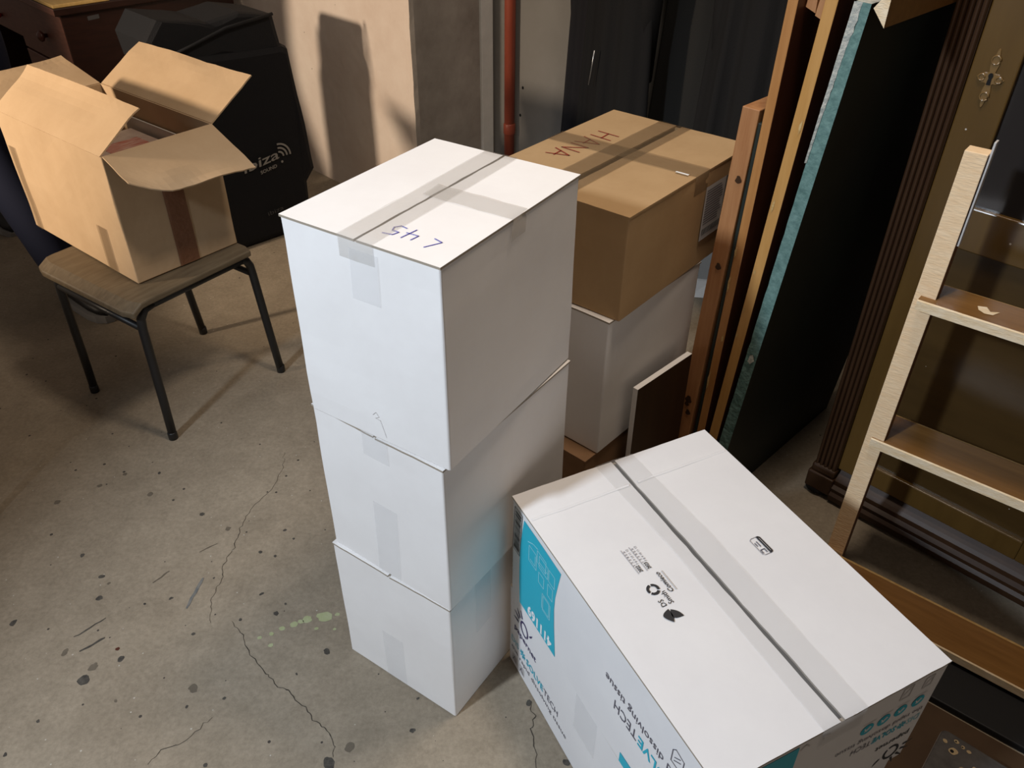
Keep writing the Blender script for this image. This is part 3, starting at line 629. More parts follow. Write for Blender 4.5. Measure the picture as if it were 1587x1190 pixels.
# ------------------------------------------------------------------ school chair
def make_chair(loc, rotz, label):
    """local frame: x along the side (front leg to rear leg), y across; origin under the near front leg"""
    t = empty('school_stool', loc, rotz); tag(t, label, 'stool')
    r = .0125; wd = .402; dp = .426
    for y in (0, wd):
        tube('front_leg', [(0, y, 0), (.004, y, .15), (.008, y, .385), (.012, y, .415), (.028, y, .437), (.055, y, .443)], r, M_TUBE, t)
        tube('rear_leg', [(dp, y, 0), (dp - .014, y, .15), (dp - .034, y, .385), (dp - .038, y, .415), (dp - .048, y, .436), (dp - .066, y, .443)], r, M_TUBE, t)
        tube('side_rail', [(.053, y, .443), (.2, y, .443), (dp - .064, y, .443)], r, M_TUBE, t)
        lathe('rubber_foot', [(.0125, .0), (.0138, .001), (.0138, .022), (.0126, .026)], M_TUBE, t, 12, loc=(0, y, 0))
        lathe('rubber_foot', [(.0125, .0), (.0138, .001), (.0138, .022), (.0126, .026)], M_TUBE, t, 12, loc=(dp, y, 0))
    tube('cross_bar', [(.006, .008, .388), (.006, wd - .008, .388)], .0095, M_TUBE, t)
    tube('cross_bar', [(dp - .038, .008, .388), (dp - .038, wd - .008, .388)], .0095, M_TUBE, t)
    # plywood seat: gently dished, rounded front
    V = []; F = []; nx, ny = 14, 12
    for lay in (0, 1):
        for i in range(nx + 1):
            for j in range(ny + 1):
                fx, fy = i / nx, j / ny; x = -.030 + .425 * fx; y = -.026 + (wd + .052) * fy
                e = 0.012 * max(0, abs(fy - .5) * 2 - .9) / .1 * (1 if fx < .08 or fx > .94 else 0)
                z = .4745 - .020 * max(0, (.10 - fx) / .10) ** 2 - .003 * math.sin(math.pi * fy) * math.sin(math.pi * min(1, fx * 1.1))
                V.append((x + (e if fx < .5 else -e), y, z - (0 if lay else .018)))
    n1 = (nx + 1) * (ny + 1); g = lambda l, i, j: l * n1 + i * (ny + 1) + j
    for l in (0, 1):
        for i in range(nx):
            for j in range(ny): F.append((g(l, i, j), g(l, i + 1, j), g(l, i + 1, j + 1), g(l, i, j + 1)))
    for i in range(nx):
        for j in (0, ny): F.append((g(0, i, j), g(0, i + 1, j), g(1, i + 1, j), g(1, i, j)))
    for j in range(ny):
        for i in (0, nx): F.append((g(0, i, j), g(0, i, j + 1), g(1, i, j + 1), g(1, i, j)))
    obj('seat', V, F, M_SEAT, t, bevel=.004)
    return t
ch_yaw = math.atan2(2.223 - 1.872, -.774 + 1.016)
make_chair((-1.016, 1.872, 0), ch_yaw, 'stool with black tube legs and worn wooden seat carrying an open carton')
make_chair((-1.388, 1.545, 0), R(150), 'stool of which only one black rubber foot shows on the bare floor')

# ------------------------------------------------------------------ open carton on the chair
w, d, h = .58, .325, .36
cO = empty('open_carton', (-1.03, 1.964, .4755), R(51.5)); tag(cO, 'open kraft carton with raised flaps standing on the stool', 'box')
carton_body('carton_body', d, w, h, M_BROWN_LT, cO, seed=83, inner=M_BROWN_LT, amp=.004)
def open_flap(name, h0, h1, out, L0, L1, th, m, seed, notch=0.0, inset=.004):
    """flap hinged on h0-h1, length L0 at the h0 end and L1 at the h1 end, raised by th degrees from 'out'"""
    h0, h1 = Vector(h0), Vector(h1); o = Vector(out); dirv = o * math.cos(R(th)) + Vector((0, 0, 1)) * math.sin(R(th))
    nrm = (h1 - h0).normalized().cross(dirv); V = []; F = []; n, k = 16, 8
    for lay in (0, 1):
        for i in range(n + 1):
            s = inset + ((h1 - h0).length - 2 * inset) * i / n; L = L0 + (L1 - L0) * i / n
            L *= (1 - notch * max(0, 1 - i / 4.0) ** 1.5) + .012 * noise.noise(Vector((i * .9, seed, 0)))
            for j in range(k + 1):
                p = h0 + (h1 - h0).normalized() * s + dirv * (L * j / k)
                cur = .010 * (j / k) ** 2 * noise.noise(Vector((i * .18, j * .3, seed)))
                V.append(p + nrm * (cur + .004 * lay - .002))
    n1 = (n + 1) * (k + 1); g = lambda l, i, j: l * n1 + i * (k + 1) + j
    for l in (0, 1):
        for i in range(n):
            for j in range(k): F.append((g(l, i, j), g(l, i + 1, j), g(l, i + 1, j + 1), g(l, i, j + 1)))
    for i in range(n):
        for j in (0, k): F.append((g(0, i, j), g(0, i + 1, j), g(1, i + 1, j), g(1, i, j)))
    for j in range(k):
        for i in (0, n): F.append((g(0, i, j), g(0, i, j + 1), g(1, i, j + 1), g(1, i, j)))
    return obj(name, V, F, m, cO, smooth=False)
open_flap('side_flap', (0, 0, h), (0, w, h), (-1, 0, 0), .160, .160, 145, M_BROWN_LT, 1)
open_flap('end_flap', (0, 0, h), (d, 0, h), (0, -1, 0), .165, .190, -24, M_BROWN_LT, 2, .35)
open_flap('side_flap', (d, 0, h), (d, w, h), (1, 0, 0), .180, .180, 32, M_BROWN_LT, 3)
open_flap('end_flap', (0, w, h), (d, w, h), (0, 1, 0), .185, .215, 12, M_BROWN_LT, 4)
strip('tape', [(-.003, .545, .26), (-.003, .545, .003)], (0, .036, 0), M_TAPE_B, cO, (-1, 0, 0))
strip('tape', [(-.003, .118, .137), (-.003, .122, .003)], (0, .050, 0), M_TAPE_B, cO, (-1, 0, 0))
strip('tape', [(.163, -.003, .235), (.163, -.003, .003)], (.062, 0, 0), M_TAPE_R, cO, (0, -1, 0), amp=.0015)
# things inside it
ci, si = math.cos(R(51.5)), math.sin(R(51.5))
def inbox(x, y, z): return Vector((-1.03 + x * ci - y * si, 1.964 + x * si + y * ci, .4755 + z))
bk = empty('book', inbox(.118, .17, .2262), rot=(0, 0, R(51.5))); tag(bk, 'red and cream covered book lying inside the open carton', 'book')
box('pages', (.002, .002, .004), (.178, .24, .034), M_PAPER, bk)
box('cover', (0, 0, .034), (.18, .245, .037), M_BOOKC, bk, bevel=.0008)
box('cover', (0, 0, .0), (.18, .245, .004), M_BOOKR, bk, bevel=.0008)
box('cover_band', (.012, .018, .0365), (.165, .045, .0378), M_REDPLASTIC, bk)
box('cover_print', (.03, .07, .0365), (.15, .16, .0376), M_BOOKR, bk)
b2 = tag(box('folder', (0, 0, 0), (.004, .30, .285), M_PAPER, bevel=.001), 'white folder standing on edge inside the open carton', 'folder')
b2.location = inbox(.3105, .16, .008); b2.rotation_euler = (0, 0, R(51.5))
V = []; F = []
for i in range(13):
    for j in range(13):
        x, y = .012 + .075 * i / 12, .02 + .40 * j / 12
        V.append((x, y, .205 + .03 * noise.noise(Vector((x * 30, y * 14, 2))) - .02 * abs(i - 6) / 6))
for i in range(12):
    for j in range(12): F.append((i * 13 + j, i * 13 + j + 1, (i + 1) * 13 + j + 1, (i + 1) * 13 + j))
n = len(V); rim = [i * 13 for i in range(13)] + [12 * 13 + j for j in range(1, 13)] + [i * 13 + 12 for i in range(11, -1, -1)] + [j for j in range(11, 0, -1)]
V += [(V[k][0], V[k][1], .007) for k in rim]; m_ = len(rim)
F += [(rim[k], rim[(k + 1) % m_], n + (k + 1) % m_, n + k) for k in range(m_)] + [tuple(range(n, n + m_))]
pc = tag(box('parcel', (0, 0, 0), (.175, .34, .2185), M_BROWN_DK, bevel=.003), 'brown parcel under the book inside the open carton', 'parcel')
pc.location = inbox(.12, .12, .0072); pc.rotation_euler = (0, 0, R(51.5))
cl = tag(obj('folded_cloth', V, F, M_DARKCLOTH, smooth=True), 'dark green folded cloth packed inside the open carton', 'cloth')
cl.location = (-1.03, 1.964, .4755); cl.rotation_euler = (0, 0, R(51.5))

# ------------------------------------------------------------------ black speaker bag
bag = empty('speaker_bag', UV(-2.983, 1.432), RZ); tag(bag, 'tall black nylon speaker bag with grey lettering, against the plaster wall', 'bag')
def bag_shape(name, outline, depth, m, x0=0.0, rnd=.03, parent=bag):
    """outline in (y,z), extruded back along -x with rounded, slightly slack faces"""
    n = len(outline); cy = sum(p[0] for p in outline) / n; cz = sum(p[1] for p in outline) / n
    V = []; F = []
    layers = [(0.0, rnd), (-rnd * .3, rnd * .3), (-rnd, 0), (-depth + rnd, 0), (-depth + rnd * .3, rnd * .3), (-depth, rnd)]
    for x, ins in layers:
        for y, z in outline:
            dy, dz = cy - y, cz - z; l = math.hypot(dy, dz)
            q = .010 * noise.noise(Vector((y * 5, z * 5, x * 4)))
            V.append((x0 + x + q * .4, y + dy / l * ins + q * .4, max(.001, z + dz / l * ins)))
    for i in range(len(layers) - 1):
        for k in range(n): F.append((i * n + k, i * n + (k + 1) % n, (i + 1) * n + (k + 1) % n, (i + 1) * n + k))
    F += [tuple(range(n)), tuple(range((len(layers) - 1) * n, len(layers) * n))]
    return obj(name, V, F, m, parent, smooth=False)
def dens(pts, step=.06):
    o = []
    for a, b in zip(pts, pts[1:] + pts[:1]):
        k = max(1, int(math.hypot(b[0] - a[0], b[1] - a[1]) / step))
        for i in range(k): o.append((a[0] + (b[0] - a[0]) * i / k, a[1] + (b[1] - a[1]) * i / k))
    return o
bag_shape('bag_body', dens([(-.24, 0), (.30, 0), (.308, .20), (.352, .250), (.335, .45), (.306, .755), (.285, .768), (-.22, .80), (-.25, .5)]), .30, M_BAG)
bag_shape('bag_hood', dens([(-.235, .775), (.288, .745), (.270, .875), (.13, .905), (.0, .888), (-.05, .90), (-.19, .925), (-.245, .86)]), .27, M_BAG2, -.012, .025)
tube('bag_piping', [(.004, -.20, .80), (.006, -.08, .83), (.006, .05, .865), (.004, .25, .885)], .006, M_BAG2, bag, 8)
FBg = Face((0, 0, 0), (0, 1, 0), (0, 0, 1), bag, .010)
FBg.text('bag_logo', 'ibiza', .015, .322, .040, M_LOGO, .165, .01, .12, rot=8)
FBg.text('bag_logo', 'SOUND', .085, .300, .014, M_LOGO, .078, .02, .0, rot=8)
for k, rr in enumerate((.024, .040, .056)):
    FBg.ring('logo_arc', .178, .350, rr, rr, .0075, M_LOGO, -2, 92)
FBg.poly('logo_dot', [(.188 + .0055 * math.cos(a), .327 + .0055 * math.sin(a)) for a in (0, .8, 1.6, 2.4, 3.2, 4, 4.8, 5.6)], M_LOGO)
FBg.text('bag_small_logo', 'ibiza', .085, .118, .018, M_LOGO2, .075, .0, .0, rot=6)

# ------------------------------------------------------------------ desk by the wall
dk = empty('writing_desk', UV(-3.97, 1.246), RZ); tag(dk, 'dark mahogany desk with a red-brown drawer front, beside the speaker bag', 'desk')
box('side_panel', (-.022, 0, 0), (0, .80, .785), M_DESK, dk, bevel=.002)
box('pedestal_body', (-.575, .02, .0), (-.022, .80, .785), M_DESK, dk)
box('desk_top', (-1.45, -.028, .785), (.022, .815, .815), [M_DESK, M_DESKF], dk, bevel=.004, fm=[0, 0, 1, 0, 0, 0])
box('apron', (-1.40, .0, .595), (-.60, .02, .785), M_DESKF, dk, bevel=.002)
box('side_panel', (-1.42, 0, 0), (-1.40, .80, .785), M_DESK, dk, bevel=.002)
for z0, z1 in ((.555, .775), (.30, .545), (.03, .29)):
    dr = box('drawer', (-.595, -.004, z0), (-.006, .018, z1), M_DESKF, dk, bevel=.003)
    lathe('drawer_knob', [(.008, 0), (.010, -.012), (.022, -.020), (.024, -.030), (.014, -.040), (.003, -.043)], M_KNOB, dr, 16, 'y', (-.235, -.004, (z0 + z1) / 2))
lathe('red_knob', [(.006, 0), (.012, -.010), (.014, -.020), (.008, -.028)], M_REDPLASTIC, dk, 14, 'y', (-.84, 0, .655))
Fdk = Face((0, 0, 0), (0, 1, 0), (0, 0, 1), dk, .0015)
Fdk.poly('sticker', [(.108, .748), (.158, .751), (.158, .768), (.108, .765)], M_LOGO2)
yb = tag(box('wooden_tray', (-.42, 0, 0), (.0, .24, .014), M_YELLOWWOOD, bevel=.003), 'pale yellow wooden board lying on the desk top', 'board')
yb.location = UV(-3.955, 1.222, .8155); yb.rotation_euler = (0, 0, RZ)

# ------------------------------------------------------------------ coats in the alcove
rail = tag(tube('coat_rail', [UV(-2.62, 2.34, 1.62), UV(-1.05, 2.34, 1.62)], .014, M_METAL), 'metal coat rail across the alcove above the coats', 'rail')
def coat(u, v, width, z_hem, m, label, seed, turn=0, zipper=False, button=False, thick=.13):
    t = empty('coat', UV(u, v), RZ + R(turn)); tag(t, label, 'coat', 'dark coats hanging in the alcove')
    V = []; F = []; nr, nc = 26, 56; ztop = 1.50
    for i in range(nr + 1):
        f = i / nr; z = ztop + (z_hem - ztop) * f
        wv = width * (0.30 + .70 * min(1, (f / .10)) ** .7) * (0.82 + .30 * f); th = thick * (.45 + .55 * min(1, f / .15)) * (.8 + .5 * f)
        for j in range(nc):
            a = 2 * math.pi * j / nc
            fold = 1 + (.25 + .45 * f) * .5 * (math.sin(7 * a + seed) + .6 * math.sin(13 * a + 2 * seed + 1.5 * f)) * (.2 + .8 * abs(math.cos(a * .5 + seed)))
            x = wv / 2 * math.cos(a) * (1 + .05 * math.sin(5 * a + seed)); y = th / 2 * math.sin(a) * fold
            zz = z + (.018 * math.sin(3 * a + seed) if i == nr else 0)
            V.append((x, y, zz))
    for i in range(nr):
        for j in range(nc): F.append((i * nc + j, i * nc + (j + 1) % nc, (i + 1) * nc + (j + 1) % nc, (i + 1) * nc + j))
    F += [tuple(range(nc)), tuple(range(nr * nc, (nr + 1) * nc))]
    obj('coat_body', V, F, m, t, smooth=True)
    for s in (-1, 1):
        tube('sleeve', [(s * width * .33, .0, 1.46), (s * width * .42, .01, 1.30), (s * width * .40, .015, 1.05), (s * width * .36, .02, .80)], [.040, .042, .038, .034], m, t, 16)
    dy = 2.34 - v
    tube('hanger_hook', [(0, 0, 1.47), (0, dy * .5, 1.54)] + [(0, dy + .022 * math.cos(R(a)), 1.62 + .022 * math.sin(R(a))) for a in ((180, 120, 60, 0, -50) if dy > 0 else (0, 60, 120, 180, 230))], .004, M_METAL, t, 8)
    tube('collar', [(-.09, 0, 1.49), (-.05, -.035, 1.50), (.05, -.035, 1.50), (.09, 0, 1.49)], .018, m, t, 10)
    if zipper:
        tube('zip_pull', [(zipper[0], zipper[1], zipper[2]), (zipper[0] - .006, zipper[1], zipper[2] - .05), (zipper[0] - .016, zipper[1], zipper[2] - .115)], .0028, M_METAL, t, 6)
    if button:
        lathe('button', [(.003, 0), (.007, -.002), (.007, -.005), (.002, -.007)], M_METAL, t, 12, 'y', button)
    return t
coat(-1.985, 2.425, .30, .40, M_COAT3, 'long dark coat hanging next to the bare grey wall', .4, 4, thick=.085)
coat(-1.775, 2.255, .28, .46, M_COAT, 'black coat with a grey zip cord', 1.7, -4, zipper=(-.03, -.078, .885), thick=.085)
coat(-1.515, 2.425, .38, .585, M_COAT2, 'charcoal coat with a broad flat hem above the brown carton', 2.6, 3, thick=.085)
coat(-1.285, 2.255, .28, .50, M_COAT, 'black coat with a small button beside the leaning boards', 3.9, -3, button=(-.03, -.072, .72), thick=.085)

# ------------------------------------------------------------------ boards leaning beside the cabinet (room axes: x = e1, y = e2)
def lean_board(name, u_bot, u_top, z_top, th, v0, v1, mats, label, cat='board', fm=None, bevel=.002, group=None):
    t = empty(name, UV(u_bot, v0), RZ); tag(t, label, cat, group)
    box(name + '_slab', (0, 0, 0), (th, v1 - v0, z_top), mats, t, bevel=bevel, fm=fm, skew=(u_top - u_bot, 0))
    return t
b1 = lean_board('wooden_post', -.887, -.850, 1.075, .040, 1.50, 1.60, M_PINE_RE, 'short reddish pine post with knots, leaning beside the brown carton', 'post')
Fb1 = Face((0, 0, 0), (1, 0, 0), (0, 0, 1), b1, .0015)
for (x, z, r) in ((.058, .925, .007), (.047, .715, .007), (.030, .325, .009), (.034, .285, .007), (.027, .31, .006)):
    Fb1.poly('knot', [(x + r * math.cos(a) * (1 + .3 * math.sin(a * 3 + z * 30)), z + 1.25 * r * math.sin(a)) for a in [k * .45 for k in range(14)]], M_CABDK)
lean_board('thin_panel', -.8330, -.8100, 1.05, .0085, 1.502, 2.15, M_GREEN, 'thin dark green sheet between the pine post and the orange board', 'panel')
b2 = lean_board('varnished_board', -.8235, -.793, 1.42, .0215, 1.50, 2.16, [M_PINE_OR, M_VENEER], 'tall orange varnished board with dark red face next to the short post', 'board', [1, 1, 0, 0, 0, 0])
b3 = lean_board('varnished_board', -.797, -.717, 1.42, .0250, 1.50, 2.16, [M_PINE_YE, M_VENEER], 'tall honey coloured board with dark red face beside the green panel', 'board', [1, 1, 0, 0, 0, 0])
for bb, ut, zt, ws in ((b2, .0305, 1.42, ((.002, .66, .05), (.002, .75, .03), (.015, .53, .022), (.002, .38, .06))), (b3, .08, 1.42, ((.006, .88, .03), (.004, .63, .015), (.018, 1.05, .03), (.003, .56, .012), (.005, .73, .012)))):
    F_ = Face((0, 0, 0), (1, 0, 0), (0, 0, 1), bb, .0012)
    for k, (x, z, L) in enumerate(ws):
        xo = x + ut * z / zt
        F_.poly('paint_chip', [(xo, z), (xo + .004, z + L * .2), (xo + .003 + ut * L / zt, z + L), (xo - .001, z + L * .6)], M_WORNEDGE)
g = empty('green_panel', UV(-.771, 1.50), RZ); tag(g, 'thick dark green panel with torn pale top corner, leaning near the cabinet', 'panel')
V = []; F = []; FM = []; nz_ = 60; GT = 1.297; GS = .103
for i in range(nz_ + 1):
    z = GT * i / nz_; s = GS * i / nz_; f = i / nz_
    q = .0016 * noise.noise(Vector((0, 0, z * 40))) + (.006 * max(0, f - .72) / .28) * (noise.noise(Vector((2, 0, z * 30))) - .1)
    V += [(s + q, .003 + abs(q), z), (s + .029, 0, z), (s + .029, .66, z), (s, .66, z)]
for i in range(nz_):
    for k in range(4): F.append((4 * i + k, 4 * i + (k + 1) % 4, 4 * i + 4 + (k + 1) % 4, 4 * i + 4 + k)); FM.append((0, 1, 1, 1)[k])
F += [(0, 1, 2, 3), (4 * nz_, 4 * nz_ + 1, 4 * nz_ + 2, 4 * nz_ + 3)]; FM += [1, 2]
obj('panel_slab', V, F, [M_GREENEDGE, M_GREEN, M_CHIP], g, fmats=FM)
V = []; F = []
for i in range(31):
    z = 1.0 + (GT - 1.0) * i / 30; s = GS * z / GT; ww = (.002 + .014 * (i / 30) ** 1.5) * (.7 + .6 * abs(noise.noise(Vector((5, 0, z * 50)))))
    V += [(s - .002, -.001 - .003 * abs(noise.noise(Vector((1, 0, z * 60)))), z), (s + ww, .0015, z)]
    if i: F.append((2 * i - 2, 2 * i - 1, 2 * i + 1, 2 * i))
obj('torn_fibre', V, F, M_CHIP, g)
Face((0, 0, 0), (1, 0, 0), (0, 0, 1), g, .0014).poly('torn_chip', [(.050, .512), (.057, .507), (.066, .52), (.060, .535), (.053, .53)], M_CHIP)
# dovetailed planks caught between the boards
def dovetail(name, u, v, z, th, hh, L, label, m):
    t = empty(name, UV(u, v, z), RZ); tag(t, label, 'plank')
    poly = [(0, 0), (th, 0), (th, hh), (0, hh), (0, hh * .40), (th * .55, hh * .30), (th * .0 + .004, hh * .17)]
    V = [(x, 0, zz) for x, zz in poly]
    prism('plank_slab', [(0.004, .028), (th, 0.0), (th, hh), (0, hh), (0, .062), (th * .62, .050)], 'y', 0, L, [M_RAWEDGE, m], t, fm_side=1)
    return t
dv = dovetail('dovetailed_plank', -.634, 1.49, 1.265, .030, .26, .40, 'brown plank with a pale dovetailed end above the green panel', M_TREAD)
dv2 = empty('dovetailed_board', UV(-.7725, 1.53, 1.256), RZ); tag(dv2, 'reddish board with two dovetail teeth between two tall boards', 'board')
for k, x in enumerate((.0, .022)):
    prism('dovetail_tooth', [(x - .001, .012 - k * .012), (x + .0205, 0.004 - k * .012), (x + .017, .08), (x + .008, .08)], 'y', 0, .03, M_PINE_RE, dv2)
box('board_slab', (.002, .0, .07), (.040, .03, .15), M_PINE_RE, dv2)

# small white edged board leaning on the cartons
sb = empty('shelf_board', UV(-.846, 1.262), RZ); tag(sb, 'small brown shelf board with white edges leaning on the white carton', 'board')
box('board_slab', (-.020, 0, 0), (-.006, .212, .480), [M_CABDK, M_WHITE], sb, bevel=.0006, fm=[0, 0, 1, 1, 1, 1], skew=(-.002, 0))
t_sb = None

# ------------------------------------------------------------------ tall cabinet
cb = empty('cabinet', UV(-.60, 1.79), RZ); tag(cb, 'tall old brown cabinet with fluted pilaster, glazed door and keyhole plate', 'cabinet')
box('carcass', (.004, .022, .03), (1.196, .50, 1.95), M_CABDK, cb)
def pilaster(x0):
    prof = [(x0, .022), (x0, -.002)]; n = 5; wv = .060 / n
    for i in range(n):
        for a in range(0, 181, 30): prof.append((x0 + wv * (i + .5) - wv * .46 * math.cos(R(a)), -.002 - .009 * math.sin(R(a))))
    prof += [(x0 + .060, -.002), (x0 + .060, .022)]
    p = prism('pilaster', prof, 'z', .10, 1.90, M_CABDK, cb)
    box('pilaster_base', (x0 - .008, -.020, .02), (x0 + .066, .022, .075), M_CABDK, p, bevel=.004)
    box('pilaster_base', (x0 - .004, -.014, .075), (x0 + .063, .022, .10), M_CABDK, p, bevel=.006)
    box('pilaster_cap', (x0 - .008, -.020, 1.90), (x0 + .066, .022, 1.95), M_CABDK, p, bevel=.004)
    lathe('bun_foot', [(.020, 0), (.034, .008), (.036, .018), (.026, .03)], M_HOLE, p, 18, 'z', (x0 + .022, .012, 0))
pilaster(0.0); pilaster(1.136)
def door(x0, x1, key):
    dr = box('door', (x0, .004, .105), (x0 + .085, .022, 1.93), M_CAB, cb, bevel=.003)
    box('door_stile', (x1 - .085, .004, .105), (x1, .022, 1.93), M_CAB, dr, bevel=.003)
    box('door_rail', (x0 + .085, .004, .800), (x1 - .085, .022, .893), M_CAB, dr, bevel=.003)
    box('door_rail', (x0 + .085, .004, .105), (x1 - .085, .022, .165), M_CAB, dr, bevel=.003)
    box('door_rail', (x0 + .085, .004, 1.85), (x1 - .085, .022, 1.93), M_CAB, dr, bevel=.003)
    box('door_panel', (x0 + .084, .015, .164), (x1 - .084, .022, .801), M_CABPANEL, dr)
    box('glass_pane', (x0 + .084, .016, .892), (x1 - .084, .020, 1.851), M_GLASS, dr)
    if key:
        ex, ez = x0 + .042, 1.145
        pts = []
        for i in range(64):
            a = 2 * math.pi * i / 64; rr = .017 + .006 * math.cos(4 * a) + .003 * math.cos(12 * a)
            pts.append((ex + rr * math.cos(a), ez + (rr + .030 * abs(math.sin(a)) ** 4) * math.sin(a)))
        es = prism('escutcheon', pts, 'y', .0012, .005, M_BRASS, dr, bevel=.001)
        for cx_, cz_, rr in ((ex, ez + .034, .008), (ex, ez - .034, .008), (ex - .016, ez, .006), (ex + .016, ez, .006)):
            V = []
            tube('scroll', [(cx_ + rr * math.cos(R(a)), .001, cz_ + rr * math.sin(R(a))) for a in range(0, 340, 30)], .0018, M_BRASS, es, 6)
        Face((0, .0012, 0), (1, 0, 0), (0, 0, 1), es, .0012).poly('keyhole', [(ex + .0045 * math.cos(R(a)), ez + .005 + .0055 * math.sin(R(a))) for a in range(-50, 231, 20)] + [(ex - .004, ez - .012), (ex + .004, ez - .012)], M_HOLE)
    return dr
door(.060, .598, True); door(.602, 1.136, False)
prism('base_moulding', [(.022, .012), (-.022, .012), (-.024, .030), (-.016, .038), (-.018, .050), (-.008, .058), (-.008, .072), (.0, .080), (.022, .10)], 'x', .066, 1.13, M_CABDK, cb)
prism('cornice', [(.022, 1.95), (-.02, 1.95), (-.05, 2.0), (-.05, 2.02), (.5, 2.02), (.5, 1.95)], 'x', -.04, 1.24, M_CABDK, cb)
box('plinth', (.03, .03, 0), (1.17, .48, .031), M_HOLE, cb)

# ------------------------------------------------------------------ sawn wooden rack in front of it
rk = empty('wooden_rack', UV(-.437, 1.568), RZ + R(6)); tag(rk, 'sawn off wooden rack with raw pine upright and brown treads', 'rack')
def upright(x0):
    u_ = box('upright', (x0, 0, 0), (x0 + .040, .034, 1.078), [M_STILEIN, M_RAW], rk, bevel=.0015, fm=[1, 0, 1, 0, 0, 1])
    return u_
up1 = upright(0); upright(.70)
box('metal_strip', (.0405, .006, .90), (.0445, .024, 1.10), M_LABEL, up1, bevel=.001)
def tread(z, y0, y1, th, x0=-.001):
    # top brown, front raw, far edge worn
    a = [(y0, z - th), (y0, z - .002), (y0 + .003, z), (y1 - .010, z), (y1, z - .004), (y1, z - th)]; n = 6
    x1 = .741; V = [(x0, y, q) for y, q in a] + [(x1, y, q) for y, q in a]
    F = [tuple(range(n)), tuple(range(n, 2 * n))] + [(i, (i + 1) % n, n + (i + 1) % n, n + i) for i in range(n)]
    t = obj('tread', V, F, [M_TREAD, M_RAWEDGE, M_WORNEDGE], rk, fmats=[1, 1, 1, 1, 0, 2, 0, 0]); return t
t2 = tread(.420, -.006, .122, .024, .014); t1 = tread(.785, -.022, .084, .022, .012)
tread(.052, -.128, -.004, .022, -.06)
for (tt, y, z, pts) in ((t1, 0, .785, [(.11, .028), (.125, .035), (.135, .020), (.15, .030), (.142, .010), (.128, .006), (.115, .014)]),):
    Face((0, 0, z), (1, 0, 0), (0, 1, 0), tt, .0012).poly('gouge', pts, M_RAWEDGE)
# black strip and brown sheet added to darken the floor around the rack
pl = tag(box('floor_dark_strip', (0, 0, 0), (.90, .145, .018), M_DARKSTRIP, bevel=.003), 'black strip added for the dark band under the wooden rack', 'plank')  # added slab, makes the dark band below the bottom tread
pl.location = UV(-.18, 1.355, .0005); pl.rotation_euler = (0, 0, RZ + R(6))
hs = tag(prism('floor_shade_sheet', [(-.36, 1.142), (-.045, 1.038), (-.035, .95), (.52, .95), (.52, 1.422), (-.36, 1.330)], 'z', .0005, .0045, M_FLOORSHADE), 'dark brown sheet added to shade the floor under the chipped board', 'sheet')  # added sheet, its colour stands for the shaded floor beside the carton
hs.rotation_euler = (0, 0, RZ)
pt = empty('chipped_board', UV(-.030, 1.305, .0048), RZ + R(3)); tag(pt, 'worn black board with chipped holes lying on the floor by the carton', 'board')
pl2 = None
def rounded(x0, y0, x1, y1, r, n=5):
    o = []
    for cx_, cy_, a0 in ((x1 - r, y1 - r, 0), (x0 + r, y1 - r, 90), (x0 + r, y0 + r, 180), (x1 - r, y0 + r, 270)):
        for i in range(n + 1): a = R(a0 + 90 * i / n); o.append((cx_ + r * math.cos(a), cy_ + r * math.sin(a)))
    return o
sl = prism('board_slab', rounded(0, -.34, .44, 0, .014), 'z', .0005, .022, [M_PLATE, M_PLATEEDGE], pt, bevel=.003, fm_side=1)
Fp = Face((0, 0, .022), (1, 0, 0), (0, 1, 0), pt, .0008)
for k, (x, y, r) in enumerate(((.034, -.040, .0085), (.058, -.020, .004), (.032, -.014, .0045), (.014, -.028, .0045), (.046, -.018, .004), (.078, -.050, .005), (.060, -.068, .006), (.110, -.035, .003), (.10, -.08, .007))):
    Fp.poly('chipped_hole', [(x + r * math.cos(a) * (1 + .2 * math.sin(2 * a + k)), y + r * math.sin(a)) for a in [q * .5 for q in range(12)]], M_HOLEWOOD)
    if k in (0, 2, 4, 6): Fp.poly('hole_dark', [(x - r * .25 + r * .45 * math.cos(a), y - r * .2 + r * .45 * math.sin(a)) for a in [q * .7 for q in range(9)]], M_HOLE, 1.6)

# ------------------------------------------------------------------ person stepping past behind the chair
def skin_mesh(name, verts, edges, radii, m, parent=None, root=0, sub=2):
    me = bpy.data.meshes.new(name); me.from_pydata([tuple(v) for v in verts], edges, [])
    o = bpy.data.objects.new(name, me); COL.objects.link(o)
    sk = o.modifiers.new('skin', 'SKIN')
    for i, r_ in enumerate(radii):
        sv = me.skin_vertices[0].data[i]; sv.radius = r_ if isinstance(r_, tuple) else (r_, r_); sv.use_root = (i == root)
    sk.use_smooth_shade = True
    ss = o.modifiers.new('sub', 'SUBSURF'); ss.levels = sub; ss.render_levels = sub
    me.materials.append(m)
    dg = bpy.context.evaluated_depsgraph_get(); dg.update()
    nm = bpy.data.meshes.new_from_object(o.evaluated_get(dg)); bpy.data.objects.remove(o, do_unlink=True)
    nm.materials.clear(); nm.materials.append(m)
    o2 = bpy.data.objects.new(name, nm); COL.objects.link(o2)
    if parent: o2.parent = parent
    return o2
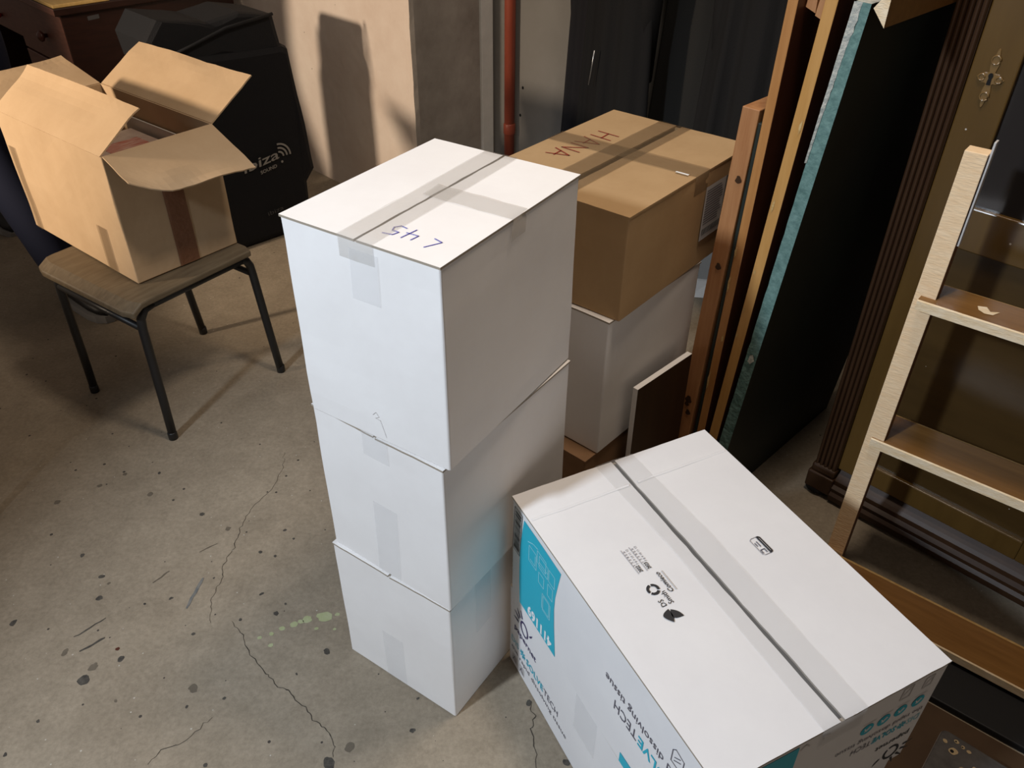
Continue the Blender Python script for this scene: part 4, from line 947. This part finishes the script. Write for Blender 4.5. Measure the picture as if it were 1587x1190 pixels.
# local frame: x = walking direction, y = person's left, origin under the pelvis
pr = empty('person', (-1.95, 2.96, 0), R(-34)); tag(pr, 'person in navy trousers and black shoes stepping behind the stool', 'person')
bv = [(0, 0, .90), (0, 0, 1.05), (.01, 0, 1.24), (.015, 0, 1.42), (.02, 0, 1.52),           # pelvis .. neck base 0-4
      (0, -.09, .88), (.225, -.088, .49), (.445, -.085, .10),                               # right leg (in front) 5-7
      (0, .09, .88), (-.12, .092, .48), (-.50, .095, .17),                                  # left leg (behind) 8-10
      (.015, -.19, 1.42), (-.06, -.235, 1.15), (.04, -.245, .92),                           # right arm 11-13
      (.015, .19, 1.42), (-.14, .22, 1.20), (-.20, .10, 1.10)]                               # left arm 14-16
be = [(0, 1), (1, 2), (2, 3), (3, 4), (0, 5), (5, 6), (6, 7), (0, 8), (8, 9), (9, 10), (3, 11), (11, 12), (12, 13), (3, 14), (14, 15), (15, 16)]
br = [(.15, .11), (.145, .10), (.155, .11), (.13, .09), .055, .105, .090, .072, .105, .085, .070, .062, .050, .038, .062, .050, .038]
body = skin_mesh('person_body', bv, be, br, M_TROUSER, pr)
body.data.materials.append(M_JACKET)
for p in body.data.polygons:
    if p.center.z > .97 or (abs(p.center.y) > .17 and p.center.z > .85): p.material_index = 1
head = skin_mesh('head', [(.02, 0, 1.50), (.03, 0, 1.58), (.045, 0, 1.66), (.04, 0, 1.73), (.135, 0, 1.64)], [(0, 1), (1, 2), (2, 3), (2, 4)], [.050, .054, (.078, .092), (.080, .086), .014], M_SKIN, pr)
skin_mesh('hair', [(-.005, 0, 1.67), (.01, 0, 1.75), (.075, 0, 1.765)], [(0, 1), (1, 2)], [(.086, .072), (.085, .066), (.06, .035)], M_HAIR, pr)
for s in (-1, 1):
    lathe('eye', [(.004, .0), (.010, .004), (.011, .010), (.004, .016)], M_WHITEP, head, 10, 'x', (.105, s * .032, 1.685))
    tube('ear', [(.03, s * .088, 1.69), (.022, s * .095, 1.665), (.03, s * .088, 1.635)], .012, M_SKIN, head, 8)
tube('mouth', [(.122, -.022, 1.595), (.130, 0, 1.593), (.122, .022, 1.595)], .004, M_BOOKR, head, 6)
for (wx, wy, wz, s) in ((.04, -.245, .92, -1), (-.20, .10, 1.10, 1)):
    hv = [(wx, wy, wz), (wx + .03, wy, wz - .05), (wx + .04, wy, wz - .085)]; he = [(0, 1), (1, 2)]; hr = [.026, (.016, .034), (.013, .036)]
    for k, (fy, fl) in enumerate(((-.030, .062), (-.010, .072), (.010, .068), (.028, .052))):
        i = len(hv); hv += [(wx + .048, wy + fy, wz - .10), (wx + .062, wy + fy, wz - .10 - fl * .55), (wx + .055, wy + fy, wz - .10 - fl)]
        he += [(2, i), (i, i + 1), (i + 1, i + 2)]; hr += [.0095, .0085, .007]
    i = len(hv); hv += [(wx + .055, wy - s * .036, wz - .055), (wx + .075, wy - s * .044, wz - .095)]; he += [(1, i), (i, i + 1)]; hr += [.011, .009]
    skin_mesh('hand', hv, he, hr, M_SKIN, pr, sub=1)
def shoe(ax, ay, az, tilt):
    s = empty_part = None
    sec = [(-.085, .030, .078), (-.05, .036, .095), (.0, .038, .092), (.06, .042, .068), (.12, .046, .052), (.165, .040, .042), (.195, .020, .030)]
    V = []; F = []; n = 12
    ct, st = math.cos(R(tilt)), math.sin(R(tilt))
    def T(x, y, z): return (ax + x * ct + z * st, ay + y, az - x * st + z * ct)
    for x, hw, hh in sec:
        for k in range(n):
            a = 2 * math.pi * k / n; V.append(T(x, hw * math.cos(a), .022 + hh / 2 + hh / 2 * math.sin(a)))
    for i in range(len(sec) - 1):
        for k in range(n): F.append((i * n + k, i * n + (k + 1) % n, (i + 1) * n + (k + 1) % n, (i + 1) * n + k))
    F += [tuple(range(n)), tuple(range((len(sec) - 1) * n, len(sec) * n))]
    so = obj('shoe', V, F, M_SHOE, pr, smooth=True)
    out = [(x, hw + .004) for x, hw, _ in sec] + [(.205, 0)] + [(x, -hw - .004) for x, hw, _ in reversed(sec)]
    m = len(out); V = [T(x, y, 0.0) for x, y in out] + [T(x, y, .028) for x, y in out]
    F = [tuple(range(m)), tuple(range(m, 2 * m))] + [(i, (i + 1) % m, m + (i + 1) % m, m + i) for i in range(m)]
    obj('sole', V, F, M_SOLE, so)
shoe(.455, -.085, .001, 0); shoe(-.485, .095, .075, 24)
